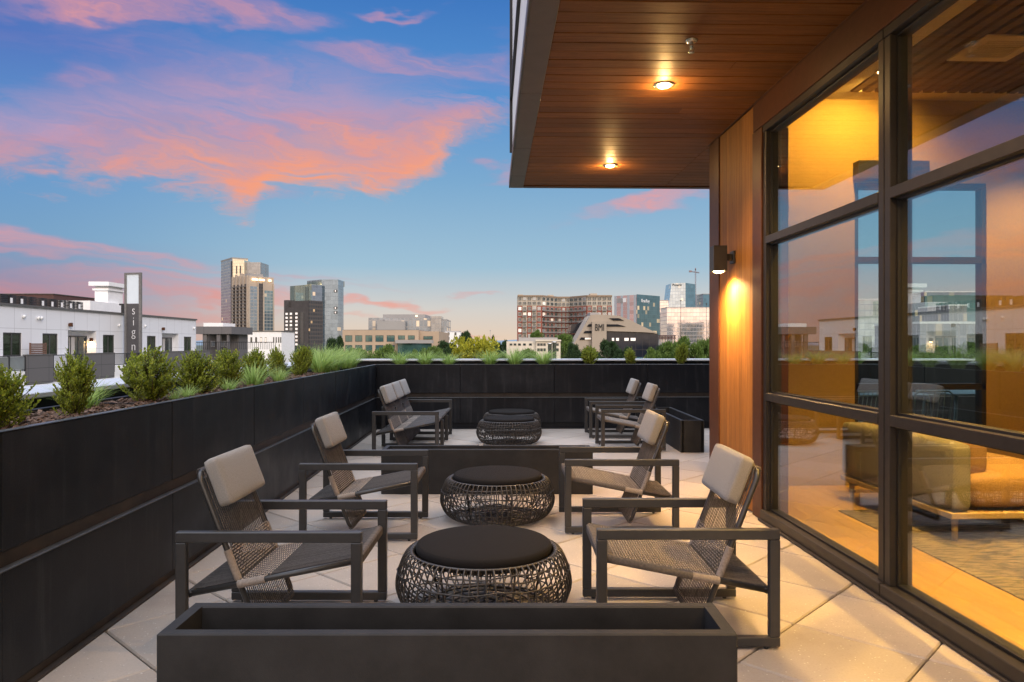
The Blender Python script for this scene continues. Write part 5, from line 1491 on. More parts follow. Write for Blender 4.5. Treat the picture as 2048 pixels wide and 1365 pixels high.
# ---- trees
M['tree_green'] = leafmat('tree_green', (0.035, 0.075, 0.014), (0.15, 0.23, 0.05), 0.6, 0.25, 0.25)
M['tree_dark'] = leafmat('tree_dark', (0.012, 0.034, 0.014), (0.045, 0.085, 0.03), 0.6, 0.2, 0.25)
M['tree_yellow'] = leafmat('tree_yellow', (0.17, 0.19, 0.014), (0.46, 0.44, 0.045), 0.6, 0.3, 0.25)
M['bark'] = mat('bark', (0.06, 0.045, 0.035), 0.95, 0, 0.3, 4.0)
def tree_mesh(seed, shape='round', n=9000):
    random.seed(seed)
    tr = MB(); tr.tube([(0, 0, 0), (0.01, 0, 0.25), (0.0, 0.01, 0.55), (0, 0, 0.8)], 0.03, 8, rs=[0.035, 0.026, 0.016, 0.006])
    cl = []
    for i in range(30):
        if shape == 'cone':
            z_ = rr(0.2, 0.95); mr = 0.26 * (1.02 - z_) / 0.82
        else:
            z_ = rr(0.52, 0.92); mr = 0.40 * math.sqrt(max(0.05, 1 - ((z_ - 0.70) / 0.25) ** 2))
        a = rr(0, 2 * PI); q_ = mr * math.sqrt(rr(0.1, 1))
        c = Vector((math.cos(a) * q_, math.sin(a) * q_, z_)); cl.append((c, rr(0.09, 0.16) * (0.6 if shape == 'cone' else 1)))
        tr.tube([(0, 0, max(0.15, z_ - 0.25)), (c.x * 0.5, c.y * 0.5, z_ - 0.08), c], 0.008, 5, rs=[0.012, 0.007, 0.003])
    e = MB()
    for i in range(n):
        c, rad = cl[i % len(cl)]
        v = Vector((random.gauss(0, 1), random.gauss(0, 1), random.gauss(0, 1))).normalized() * rad * rr(0.45, 1.08)
        v.z *= 0.5
        p = c + v
        dd = (v.normalized() + Vector((rr(-.8, .8), rr(-.8, .8), rr(-.5, .9)))).normalized()
        leaf(e, p, dd, Vector((rr(-1, 1), rr(-1, 1), 1)).normalized(), rr(0.026, 0.050), rr(0.018, 0.034))
    return e, tr
TM = {}
for key, seed, shape, mk in (('g1', 1, 'round', 'tree_green'), ('g2', 2, 'round', 'tree_green'), ('d1', 3, 'round', 'tree_dark'), ('y1', 4, 'round', 'tree_yellow'), ('c1', 5, 'cone', 'tree_dark')):
    e, tr = tree_mesh(seed, shape)
    TM[key] = (e.mesh('crown', M[mk]), tr.mesh('trunk', M['bark']))
def tree(key, px, ptop, d, wpx, label):
    p = at(px, d, z=GZ); h = H(ptop, d) / 0.99
    r = thing('tree', label, 'tree', p, rr(0, 6), 'city trees beyond the planters')
    wd = wpx / F * d / 0.78
    child('crown', TM[key][0], r); child('trunk', TM[key][1], r)
    r.scale = (wd, wd, h)
    return r
random.seed(5)
TL = [('d1', 672, 671, 170, 34, 'dark green tree left of the beige office'), ('g1', 785, 688, 95, 66, 'green tree in front of the beige office'), ('g2', 862, 692, 120, 46, 'green tree at the right end of the beige office'), ('d1', 893, 681, 160, 52, 'dark green tree below the small white block'),
      ('d1', 931, 661, 260, 26, 'dark tree top behind the yellow green tree'), ('y1', 950, 669.5, 92, 100, 'large yellow green tree in the middle of the skyline'), ('c1', 987, 672, 150, 30, 'dark conifer right of the yellow green tree'), ('d1', 1004, 680, 170, 36, 'dark green tree left of the low cream building'),
      ('g1', 1075, 659, 330, 28, 'green tree in front of the brick apartments'), ('g2', 1126, 667, 190, 40, 'green tree between the cream building and the stone office'), ('d1', 1146, 684, 150, 30, 'dark tree at the foot of the stone office'), ('d1', 1216, 678, 180, 38, 'dark green tree in front of the letter tower'),
      ('d1', 1247, 693, 150, 34, 'low dark tree in front of the dark glass bands'), ('g1', 1298, 695, 110, 50, 'low green tree right of the stone office'), ('g2', 1340, 682, 120, 58, 'green tree at right, left of the tall one'), ('g1', 1377, 672.5, 105, 66, 'tall bright green tree near the right end of the skyline'), ('g2', 1418, 676, 110, 56, 'green tree partly hidden by the timber wall'),
      ('g1', 620, 698, 120, 40, 'low green tree below the black tower'), ('g2', 725, 697, 110, 50, 'low green tree left in front of the beige office'), ('g1', 830, 699, 100, 44, 'low green tree before the beige office glazing'), ('g2', 1050, 697, 100, 50, 'low green tree before the cream building'), ('d1', 1180, 697, 120, 50, 'low dark tree before the stone office'),
      ('d1', 1322, 690, 190, 40, 'dark green tree below the brown concrete deck'), ('g1', 700, 696, 200, 40, 'low green tree at the left foot of the beige office')]
for a in TL: tree(*a)
for i, px in enumerate((1500, 1560, 1640, 1720, 1790, 1860, 1930, 2000, 2080)):
    tree(('g1', 'd1', 'g2')[i % 3], px, 678 + (i * 7) % 12, 140 + (i * 37) % 60, 80, 'green tree on the far side of the lounge building, ' + ['first', 'second', 'third', 'fourth', 'fifth', 'sixth', 'seventh', 'eighth', 'ninth'][i] + ' from the left')
# ================================================================== FURNITURE
L = 0.84; WID = 0.70
def side_frame(mb, x0, x1, arm=True, zt=0.55, short=False):
    """closed rectangular loop of square tube"""
    h = 0.048; c = 0.004
    y0, y1 = -L / 2, L / 2
    mb.cbox(x0, x1, y0, y1, 0.012, 0.012 + 0.044, c)
    mb.cbox(x0, x1, y0, y0 + h, 0.056, zt - h, c)
    if not short:
        mb.cbox(x0, x1, y1 - h, y1, 0.056, zt - h, c)
        mb.cbox(x0, x1, y0, y1, zt - h, zt, c)
    else:
        mb.cbox(x0, x1, y1 - h, y1, 0.056, 0.375, c)
        mb.cbox(x0, x1, y0, y0 + 0.20, zt - h, zt, c)
    xm = (x0 + x1) / 2
    for yy in (y0 + 0.06, y1 - 0.06):
        mb.lathe([(0.011, 0.0), (0.012, 0.012)], 10, (xm, yy, 0))
BT = Vector((0, -0.352, 0.802)); BB = Vector((0, -0.075, 0.075))     # back panel top / bottom
SF = Vector((0, 0.385, 0.405)); SR = Vector((0, -0.372, 0.256))     # seat panel front / rear
bdir = (BB - BT).normalized(); bn_ = Vector((0, -bdir.z, bdir.y)); bn_ = bn_ if bn_.y > 0 else -bn_
sdir = (SF - SR).normalized(); sn_ = Vector((0, -sdir.z, sdir.y)); sn_ = sn_ if sn_.z > 0 else -sn_
# crossing
def cross2():
    # BT + a*bdir = SR + b*sdir in the yz plane
    d = bdir.y * (-sdir.z) + sdir.y * bdir.z
    ry, rz = SR.y - BT.y, SR.z - BT.z
    a = (ry * (-sdir.z) + sdir.y * rz) / d
    p = BT + bdir * a
    return a, (p - SR).dot(sdir)
CA, CB = cross2()
BL = (BB - BT).length; SL = (SF - SR).length

def back_loop(mb, xa, xb, r=0.0135):
    c = 0.045
    pts = []
    def P(x, a): return Vector((x, 0, 0)) + BT + bdir * a
    for k in range(7):
        t = PI / 2 * k / 6
        pts.append(P(xa + c - c * math.cos(t), c - c * math.sin(t)))
    for k in range(7):
        t = PI / 2 * k / 6
        pts.append(P(xb - c + c * math.sin(t), c - c * math.cos(t)))
    for k in range(7):
        t = PI / 2 * k / 6
        pts.append(P(xb - c + c * math.cos(t), BL - c + c * math.sin(t)))
    for k in range(7):
        t = PI / 2 * k / 6
        pts.append(P(xa + c - c * math.sin(t), BL - c + c * math.cos(t)))
    mb.tube(pts, r, 10, closed=True)
def seat_loop(mb, xa, xb, r=0.014):
    for x in (xa, xb):
        mb.tube([Vector((x, 0, 0)) + SR, Vector((x, 0, 0)) + SR + sdir * SL], r, 10)
    mb.tube([Vector((xa - 0.012, 0, 0)) + SF, Vector((xb + 0.012, 0, 0)) + SF], r, 10)
    mb.tube([Vector((xa - 0.012, 0, 0)) + SR, Vector((xb + 0.012, 0, 0)) + SR], r, 10)
def wrap(mb, p, d, length, r=0.021, pitch=0.0062):
    n = int(length / pitch)
    pts = []; rs = []
    for i in range(n + 1):
        pts.append(p + d * (i * pitch)); rs.append(r - 0.0022)
        pts.append(p + d * (i * pitch + pitch * 0.5)); rs.append(r)
    mb.tube(pts, r, 10, rs=rs)
def strands(mb, xa, xb, P0, dr, nr, length, pitch, r, off=0.0125, n=4, dbl=True, rear=0.0125):
    """rope laid from bar to bar, once over the top and once below"""
    k = int((xb - xa) / pitch)
    for i in range(k + 1):
        x = xa + (xb - xa) * i / k
        base = Vector((x, 0, 0)) + P0
        def pp(a, b): return base + dr * a + nr * b
        pts = [pp(0.0, -0.018), pp(-0.016, -0.006), pp(-0.014, 0.012), pp(0.004, 0.0185), pp(0.04, off), pp(length - 0.04, off), pp(length - 0.004, 0.0185), pp(length + 0.014, 0.012), pp(length + 0.016, -0.006), pp(length, -0.018)]
        jit = rr(-0.0012, 0.0012)
        mb.tube([p + Vector((jit, 0, 0)) for p in pts], r, n)
        if dbl:
            x2 = 0.002
            mb.tube([pp(0.02, -rear) + Vector((x2 * 0.7, 0, 0)), pp(length - 0.02, -rear) + Vector((x2 * 0.7, 0, 0))], r, n)
def weave(mb, xa, xb, P0, dr, nr, a0, a1, pitch, warp, r, n=4, off=0.0125):
    """cross ropes passing over and under the laid ropes"""
    rows = int((a1 - a0) / pitch)
    k = int((xb - xa) / warp)
    for j in range(rows):
        a = a0 + j * pitch
        pts = []
        for i in range(k + 1):
            x = xa + (xb - xa) * i / k
            s = 1 if (i + j) % 2 == 0 else -1
            pts.append(Vector((x, 0, 0)) + P0 + dr * a + nr * (off + s * r * 1.25))
        pts = [Vector((xa - 0.02, 0, 0)) + P0 + dr * a] + pts + [Vector((xb + 0.02, 0, 0)) + P0 + dr * a]
        mb.tube(pts, r, n)

def chair_panels(root, xa, xb, full, detail=1.0, pitch=0.0145):
    hb = (xb - xa) / 2
    e = MB(); back_loop(e, xa + 0.032, xb - 0.032); bk = e.build('backrest', M['tube'], root)
    e = MB(); strands(e, xa + 0.056, xb - 0.056, BT, bdir, bn_, BL, 0.0205, 0.0028, dbl=False); e.build('back_rope', M['rope'], bk)
    e = MB(); weave(e, xa + 0.056, xb - 0.056, BT, bdir, bn_, CA - (0.15 if full else 0.165), CA - 0.012, 0.0135, 0.0192, 0.0036); e.build('back_weave', M['rope_light'] if not full else M['rope_mid'], bk)
    for x in (xa + 0.032, xb - 0.032):
        e = MB(); wrap(e, Vector((x, 0, 0)) + BT + bdir * (CA - 0.16), bdir, 0.145, 0.0185); e.build('rope_binding', M['rope_light'], bk)
    e = MB(); seat_loop(e, xa, xb); st = e.build('seat', M['tube'], root)
    e = MB(); strands(e, xa + 0.02, xb - 0.02, SR, sdir, sn_, SL, pitch, 0.0028); e.build('seat_rope', M['rope_dark'] if not full else M['rope'], st)
    e = MB(); e.cbox(xa + 0.012, xb - 0.012, SF.y - 0.016, SF.y + 0.021, SF.z - 0.032, SF.z + 0.0185, 0.008); e.build('front_band', M['rope_band'], st)
    e = MB(); weave(e, xa + 0.02, xb - 0.02, SR, sdir, sn_, CB + 0.02, (SL - 0.03) if full else CB + 0.17, 0.0145, pitch, 0.0036); e.build('seat_weave', M['rope_light'] if not full else M['rope_mid'], st)
    for x in (xa, xb):
        e = MB(); wrap(e, Vector((x, 0, 0)) + SR + sdir * (CB + 0.005), sdir, 0.125, 0.0195); e.build('rope_binding', M['rope_light'], st)
    if full:
        for x in (xa, xb):
            e = MB(); wrap(e, Vector((x, 0, 0)) + SR + sdir * (CB + 0.133), sdir, SL - CB - 0.14, 0.0195); e.build('rail_binding', M['rope'], st)
    return bk, st
def band_mat():
    m = bpy.data.materials.new('wound_rope_band'); m.use_nodes = True
    t = NT(m.node_tree); b = m.node_tree.nodes['Principled BSDF']
    sp = t.n('ShaderNodeSeparateXYZ'); t.link(t.n('ShaderNodeTexCoord').outputs['Object'], sp.inputs[0])
    f = t.math('FRACT', t.math('DIVIDE', t.math('ADD', sp.outputs[0], 10.0), 0.0072))
    hgt = t.math('SINE', t.math('MULTIPLY', f, PI))
    cell = t.math('FLOOR', t.math('DIVIDE', t.math('ADD', sp.outputs[0], 10.0), 0.0072))
    wn = t.n('ShaderNodeTexWhiteNoise', noise_dimensions='1D'); t.link(cell, wn.inputs['W'])
    k = t.math('MULTIPLY', t.lerp(hgt, 0, 0.7, 0.35, 1.0), t.lerp(wn.outputs['Value'], 0, 1, 0.75, 1.2))
    t.link(t.mix(1.0, (0.125, 0.105, 0.092, 1), t.xyz(k, k, k), 'MULTIPLY'), b.inputs['Base Color']); b.inputs['Roughness'].default_value = 0.85
    bn = t.n('ShaderNodeBump'); bn.inputs['Strength'].default_value = 0.8; bn.inputs['Distance'].default_value = 0.003
    t.link(hgt, bn.inputs['Height']); t.link(bn.outputs[0], b.inputs['Normal'])
    return m
M['rope_band'] = band_mat()
M['rope_mid'] = mat('pale_taupe_rope', (0.25, 0.215, 0.185), 0.85, 0.0, 0.25, 90.0, bump=0.5, bscale=500, island=0.18)
def head_cushion(root, xa, xb, straps=True):
    Mx = Matrix.Translation(BT + bdir * 0.075 + bn_ * 0.056) @ Matrix(((1, 0, 0, 0), (0, bn_.y, -bdir.y, 0), (0, bn_.z, -bdir.z, 0), (0, 0, 0, 1)))
    e = MB(); pillow_mesh(e, xa + 0.02, xb - 0.02, -0.036, 0.036, -0.118, 0.118, 0.020, bulge=0.007, M_=Mx)
    c = e.build('head_cushion', M['cushion'], root); fix_normals(c)
    if straps:
        e = MB()
        for x in (xa + 0.12, xb - 0.12):
            e.tube([Vector((x, 0, 0)) + BT + bdir * 0.0 + bn_ * 0.03, Vector((x, 0, 0)) + BT - bdir * 0.019 + bn_ * 0.012, Vector((x, 0, 0)) + BT - bdir * 0.02 - bn_ * 0.008, Vector((x, 0, 0)) + BT + bdir * 0.01 - bn_ * 0.021, Vector((x, 0, 0)) + BT + bdir * 0.12 - bn_ * 0.018], 0.0045, 6)
        e.build('strap', M['rope'], c)
    return c
def make_chair(label, full):
    root = thing('lounge_chair', label, 'armchair', (0, 0, 0), 0, 'rope lounge chairs on the terrace')
    for s in (-1, 1):
        e = MB(); xo = s * WID / 2; xi = s * (WID / 2 - 0.038)
        side_frame(e, min(xo, xi), max(xo, xi)); e.build('side_frame', M['frame'], root)
    chair_panels(root, -0.296, 0.296, full)
    head_cushion(root, -0.258, 0.258)
    return root
def place(o, px0, px1, d0, d1, face):
    """chair between photo columns px0..px1 at its near frame depth d0, far frame d1"""
    xc = (px0 + px1) / 2
    a = at(xc, d0, z=0); 
    dm = (d0 + d1) / 2
    p = a + Vector((FW.x, FW.y, 0)) * (dm - d0)
    o.location = p
    o.rotation_euler = (0, 0, (-PI / 2 if face > 0 else PI / 2) - YAW)
c1 = make_chair('rope lounge chair at the front left, nearest the left planter, facing right', False)
place(c1, 352, 720, 3.30, 4.0, 1)
c2 = copy_tree(c1); c2['label'] = 'rope lounge chair beside the left planter, directly behind the front left chair'
place(c2, 598, 834, 5.19, 5.89, 1)
c3 = make_chair('rope lounge chair with woven seat at the front right, by the tall windows', True)
place(c3, 1193, 1562, 3.35, 4.05, -1)
c4 = copy_tree(c3); c4['label'] = 'rope lounge chair below the wall sconce, directly behind the front right chair'
place(c4, 1129, 1360, 5.37, 6.07, -1)
c5 = copy_tree(c3); c5['label'] = 'rope lounge chair beside the far right box planter, nearer one of the far pair'
place(c5, 1200.5, 1334, 9.5, 10.2, -1)
c6 = copy_tree(c3); c6['label'] = 'rope lounge chair near the far planter wall, farther one of the far pair'
place(c6, 1177, 1294, 10.8, 11.5, -1)

# three seat bench
bn = thing('lounge_bench', 'three seat rope lounge bench with three head cushions in the far left corner', 'outdoor sofa', (0, 0, 0))
BW = 2.06; seg = (BW - 0.08) / 3
for s in (-1, 1):
    e = MB(); xo = s * BW / 2; xi = s * (BW / 2 - 0.038); side_frame(e, min(xo, xi), max(xo, xi)); e.build('side_frame', M['frame'], bn)
for k in (-0.5, 0.5):
    e = MB(); x = k * seg; side_frame(e, x - 0.019, x + 0.019, short=True); e.build('middle_frame', M['frame'], bn)
for k in (-1, 0, 1):
    xa, xb = k * seg - seg / 2 + 0.022, k * seg + seg / 2 - 0.022
    e = MB(); back_loop(e, xa + 0.012, xb - 0.012); bk = e.build('backrest', M['tube'], bn)
    e = MB(); strands(e, xa + 0.032, xb - 0.032, BT, bdir, bn_, BL, 0.0115, 0.0040, dbl=False); e.build('back_rope', M['rope_dark'], bk)
    e = MB(); weave(e, xa + 0.032, xb - 0.032, BT, bdir, bn_, CA - 0.165, CA - 0.012, 0.0125, 0.0115, 0.0034); e.build('back_weave', M['rope_mid'], bk)
    for x in (xa + 0.012, xb - 0.012):
        e = MB(); wrap(e, Vector((x, 0, 0)) + BT + bdir * (CA - 0.16), bdir, 0.145, 0.0185); e.build('rope_binding', M['rope_light'], bk)
    e = MB(); seat_loop(e, xa, xb); st = e.build('seat', M['tube'], bn)
    e = MB(); strands(e, xa + 0.02, xb - 0.02, SR, sdir, sn_, SL, 0.0115, 0.0042, dbl=False); e.build('seat_rope', M['rope_dark'], st)
    e = MB(); weave(e, xa + 0.02, xb - 0.02, SR, sdir, sn_, CB + 0.02, CB + 0.17, 0.0125, 0.0115, 0.0034); e.build('seat_weave', M['rope_mid'], st)
    for x in (xa, xb):
        e = MB(); wrap(e, Vector((x, 0, 0)) + SR + sdir * (CB + 0.005), sdir, 0.125, 0.0195); e.build('rope_binding', M['rope_light'], st)
    head_cushion(bn, xa - 0.002, xb + 0.002, False)
place(bn, 743, 878, 9.19, 11.25, 1)

# ------------------------------------------------------------------ rattan ottomans
def make_ottoman():
    root = thing('ottoman', 'x', 'ottoman', (0, 0, 0), 0, 'round rattan ottomans')
    def prof(t):
        """outer profile, t from 0 (inner top rim) to 1 (bottom)"""
        pts = [(0.352, 0.280), (0.362, 0.312), (0.385, 0.322), (0.412, 0.305), (0.438, 0.250), (0.456, 0.190), (0.458, 0.135), (0.435, 0.075), (0.395, 0.030), (0.335, 0.008)]
        f = t * (len(pts) - 1); i = min(int(f), len(pts) - 2); u = f - i
        p0 = pts[max(i - 1, 0)]; p1 = pts[i]; p2 = pts[i + 1]; p3 = pts[min(i + 2, len(pts) - 1)]
        def cr(a, b, c, d): return 0.5 * ((2 * b) + (-a + c) * u + (2 * a - 5 * b + 4 * c - d) * u * u + (-a + 3 * b - 3 * c + d) * u ** 3)
        return cr(p0[0], p1[0], p2[0], p3[0]), cr(p0[1], p1[1], p2[1], p3[1])
    def zr_at(z):
        best = None
        for k in range(60, 201):
            t = k / 200
            r_, zz = prof(t)
            if best is None or abs(zz - z) < best[0]: best = (abs(zz - z), r_)
        return best[1]
    e = MB()
    N = 70
    for i in range(N):
        a = 2 * PI * i / N + rr(-0.006, 0.006)
        sk = rr(-0.02, 0.02)
        pts = []
        for k in range(22):
            t = k / 21
            r_, z_ = prof(t)
            aa = a + sk * t * t + 0.006 * math.sin(t * 7 + i)
            pts.append((r_ * math.cos(aa), r_ * math.sin(aa), z_))
        e.tube(pts, 0.0043, 6)
    e.build('rib', M['rattan'], root)
    e = MB()
    for z_, dr, rad in ((0.287, -0.006, 0.0045), (0.262, -0.007, 0.0045), (0.222, 0.004, 0.004), (0.170, -0.006, 0.0036), (0.105, -0.006, 0.0036), (0.050, -0.004, 0.0036), (0.012, 0.0, 0.006)):
        ph = rr(0, 6)
        pts = []
        for k in range(80):
            a = 2 * PI * k / 80
            zz = z_ + 0.006 * math.sin(a * 5 + ph) + 0.003 * math.sin(a * 11 + ph * 2)
            r_ = zr_at(zz) + dr + 0.003 * math.sin(a * 32)
            pts.append((r_ * math.cos(a), r_ * math.sin(a), zz))
        e.tube(pts, rad, 5, closed=True)
    e.lathe([(0.372, 0.318), (0.382, 0.327), (0.392, 0.318)], 40)
    e.build('hoop', M['rattan'], root)
    e = MB()
    for i in range(18):                       # loose curved canes woven through the lower half
        a0 = 2 * PI * i / 18 + rr(-0.08, 0.08); span = rr(0.35, 0.8) * (1 if i % 2 else -1)
        z0 = rr(0.17, 0.26); z1 = rr(0.01, 0.07)
        pts = []
        for k in range(18):
            t = k / 17
            aa = a0 + span * t
            zz = z0 + (z1 - z0) * (math.sin(t * PI / 2) if i % 3 else t * t)
            r_ = zr_at(zz) - 0.010 + 0.004 * math.sin(k * 2.2)
            pts.append((r_ * math.cos(aa), r_ * math.sin(aa), zz))
        e.tube(pts, 0.0029, 5)
    for i in range(9):
        a0 = 2 * PI * i / 9 + 0.2
        pts = []
        for k in range(22):
            t = k / 21
            aa = a0 + 0.75 * t
            zz = 0.045 + 0.17 * math.sin(t * PI)
            r_ = zr_at(zz) - 0.013
            pts.append((r_ * math.cos(aa), r_ * math.sin(aa), zz))
        e.tube(pts, 0.004, 5)
    e.build('woven_cane', M['rattan'], root)
    e = MB()                                  # base spiral and inner legs
    for r_ in (0.325, 0.26, 0.19, 0.12, 0.06):
        e.tube([(r_ * math.cos(2 * PI * k / 36), r_ * math.sin(2 * PI * k / 36), 0.013) for k in range(36)], 0.006, 5, closed=True)
    for k in range(12):
        a = 2 * PI * k / 12
        e.tube([(0.04 * math.cos(a), 0.04 * math.sin(a), 0.012), (0.33 * math.cos(a), 0.33 * math.sin(a), 0.012)], 0.005, 5)
    for k in range(5):
        a = 2 * PI * k / 5 + 0.2
        e.tube([(0.27 * math.cos(a), 0.27 * math.sin(a), 0.012), (0.30 * math.cos(a), 0.30 * math.sin(a), 0.16), (0.32 * math.cos(a), 0.32 * math.sin(a), 0.29)], 0.006, 5)
    e.lathe([(0.31, 0.286), (0.35, 0.288), (0.35, 0.298), (0.31, 0.300)], 36)
    e.lathe([(0.05, 0.292), (0.35, 0.292), (0.35, 0.300), (0.05, 0.300)], 36)
    e.build('inner_frame', M['rattan'], root)
    e = MB()
    e.lathe([(0.02, 0.302), (0.335, 0.302), (0.352, 0.310), (0.358, 0.328), (0.356, 0.345), (0.347, 0.356), (0.337, 0.3605), (0.334, 0.3590), (0.325, 0.3625), (0.25, 0.366), (0.12, 0.369), (0.01, 0.370)], 56)
    e.build('cushion', M['ottoman_top'], root)
    return root
ot = make_ottoman()
def put_ott(o, px, d, label, rz=0.0):
    o.location = at(px, d, z=0); o.rotation_euler = (0, 0, rz); o['label'] = label
put_ott(ot, 968, 3.87, 'round dark rattan ottoman with brown cushion, the nearest one, right behind the front box planter')
o2 = copy_tree(ot); put_ott(o2, 995, 5.92, 'round dark rattan ottoman with brown cushion in front of the middle box planter', 1.1)
o3 = copy_tree(ot); put_ott(o3, 1018, 10.35, 'round dark rattan ottoman with brown cushion behind the middle box planter, third from the front', 2.3)
o4 = copy_tree(ot); put_ott(o4, 1023, 11.42, 'round dark rattan ottoman mostly hidden behind another ottoman, against the far planter wall', 4.0)

# ------------------------------------------------------------------ empty box planters
def make_box():
    root = thing('box_planter', 'x', 'planter', (0, 0, 0), 0, 'empty charcoal box planters')
    w, dp, h, t = 1.97, 0.305, 0.417, 0.045
    e = MB()
    e.cbox(-w / 2, w / 2, -dp / 2, -dp / 2 + t, 0, h, 0.005)
    e.cbox(-w / 2, w / 2, dp / 2 - t, dp / 2, 0, h, 0.005)
    e.box(-w / 2 + 0.006, -w / 2 + t, -dp / 2 + t - 0.004, dp / 2 - t + 0.004, 0.003, h - 0.0003)
    e.box(w / 2 - t, w / 2 - 0.006, -dp / 2 + t - 0.004, dp / 2 - t + 0.004, 0.003, h - 0.0003)
    e.box(-w / 2, -w / 2 + 0.0062, -dp / 2 + 0.02, dp / 2 - 0.02, 0.004, h - 0.004)
    e.box(w / 2 - 0.0062, w / 2, -dp / 2 + 0.02, dp / 2 - 0.02, 0.004, h - 0.004)
    e.build('shell', M['charcoal'], root)
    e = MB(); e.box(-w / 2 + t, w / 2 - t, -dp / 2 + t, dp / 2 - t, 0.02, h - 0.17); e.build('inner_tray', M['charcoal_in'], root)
    return root
bx1 = make_box(); bx1['label'] = 'long empty charcoal box planter in the foreground, nearest the camera'
bx1.location = at((322 + 1481) / 2, 2.48 + 0.1525, z=0); bx1.rotation_euler = (0, 0, -YAW)
bx2 = copy_tree(bx1); bx2['label'] = 'long empty charcoal box planter in the middle of the terrace, behind the second ottoman'
bx2.location = at((757 + 1193) / 2, 6.81 + 0.1525, z=0)
bx3 = copy_tree(bx1); bx3['label'] = 'long empty charcoal box planter seen end on beside the far right chairs'
bx3.location = at(1385, 9.41, z=0) + Vector((FW.x, FW.y, 0)) * 0.985; bx3.rotation_euler = (0, 0, PI / 2 - YAW)
# paper tag on the rim of the middle planter, white clip inside the far one
e = MB(); e.box(-0.018, 0.018, 0.0, 0.004, 0.0, 0.022); o = e.build('paper_tag', M['coping']); o.location = at(962, 7.06, z=0.418); o.rotation_euler = (0, 0, -YAW)
tag(o, 'small white paper tag standing on the rim of the middle box planter', 'tag')

# ------------------------------------------------------------------ side terrace furniture seen through the lounge
M['teal'] = mat('grey_green_metal', (0.17, 0.22, 0.22), 0.45, 0.2, 0.1, 10.0)
def table(loc, label, w=1.7, d=0.85):
    t_ = thing('outdoor_table', label, 'table', loc, 0, 'outdoor dining tables')
    e = MB()
    n = 9; s = d / n
    for k in range(n): e.cbox(-w / 2, w / 2, -d / 2 + k * s + 0.004, -d / 2 + (k + 1) * s - 0.004, 0.715, 0.74, 0.003)
    e.build('tabletop', M['teal'], t_)
    for sx in (-1, 1):
        for sy in (-1, 1):
            e = MB(); e.tube([(sx * (w / 2 - 0.1), sy * (d / 2 - 0.08), 0.714), (sx * (w / 2 - 0.05), sy * (d / 2 - 0.05), 0.0)], 0.022, 8); e.build('leg', M['teal'], t_)
    return t_
table((4.9, 9.7, 0), 'grey green slatted outdoor table seen through the lounge, left one')
table((6.9, 9.9, 0), 'grey green slatted outdoor table seen through the lounge, right one')
def dining_chair(loc, rz, label):
    c = thing('dining_chair', label, 'chair', loc, rz, 'outdoor dining chairs')
    e = MB(); e.cbox(-0.22, 0.22, -0.21, 0.21, 0.43, 0.455, 0.004); e.build('seat', M['teal'], c)
    for sx in (-1, 1):
        for sy in (-1, 1):
            e = MB(); e.tube([(sx * 0.18, sy * 0.17, 0.43), (sx * 0.235, sy * 0.22, 0.0)], 0.012, 6); e.build('leg', M['teal'], c)
    e = MB(); e.tube([(-0.2, -0.2, 0.45), (-0.215, -0.27, 0.80), (-0.16, -0.285, 0.84), (0.16, -0.285, 0.84), (0.215, -0.27, 0.80), (0.2, -0.2, 0.45)], 0.012, 6)
    for k in range(5): e.tube([(-0.12 + 0.06 * k, -0.205, 0.45), (-0.12 + 0.06 * k, -0.285, 0.84)], 0.006, 5)
    e.build('backrest', M['teal'], c)
    return c
dining_chair((4.35, 8.75, 0), 0.2, 'grey green metal dining chair at the left slatted table, left one')
dining_chair((5.25, 8.8, 0), -0.1, 'grey green metal dining chair at the left slatted table, right one')
dining_chair((6.4, 8.95, 0), 0.1, 'grey green metal dining chair at the right slatted table')
dining_chair((4.9, 10.7, 0), PI, 'grey green metal dining chair on the far side of the left slatted table')
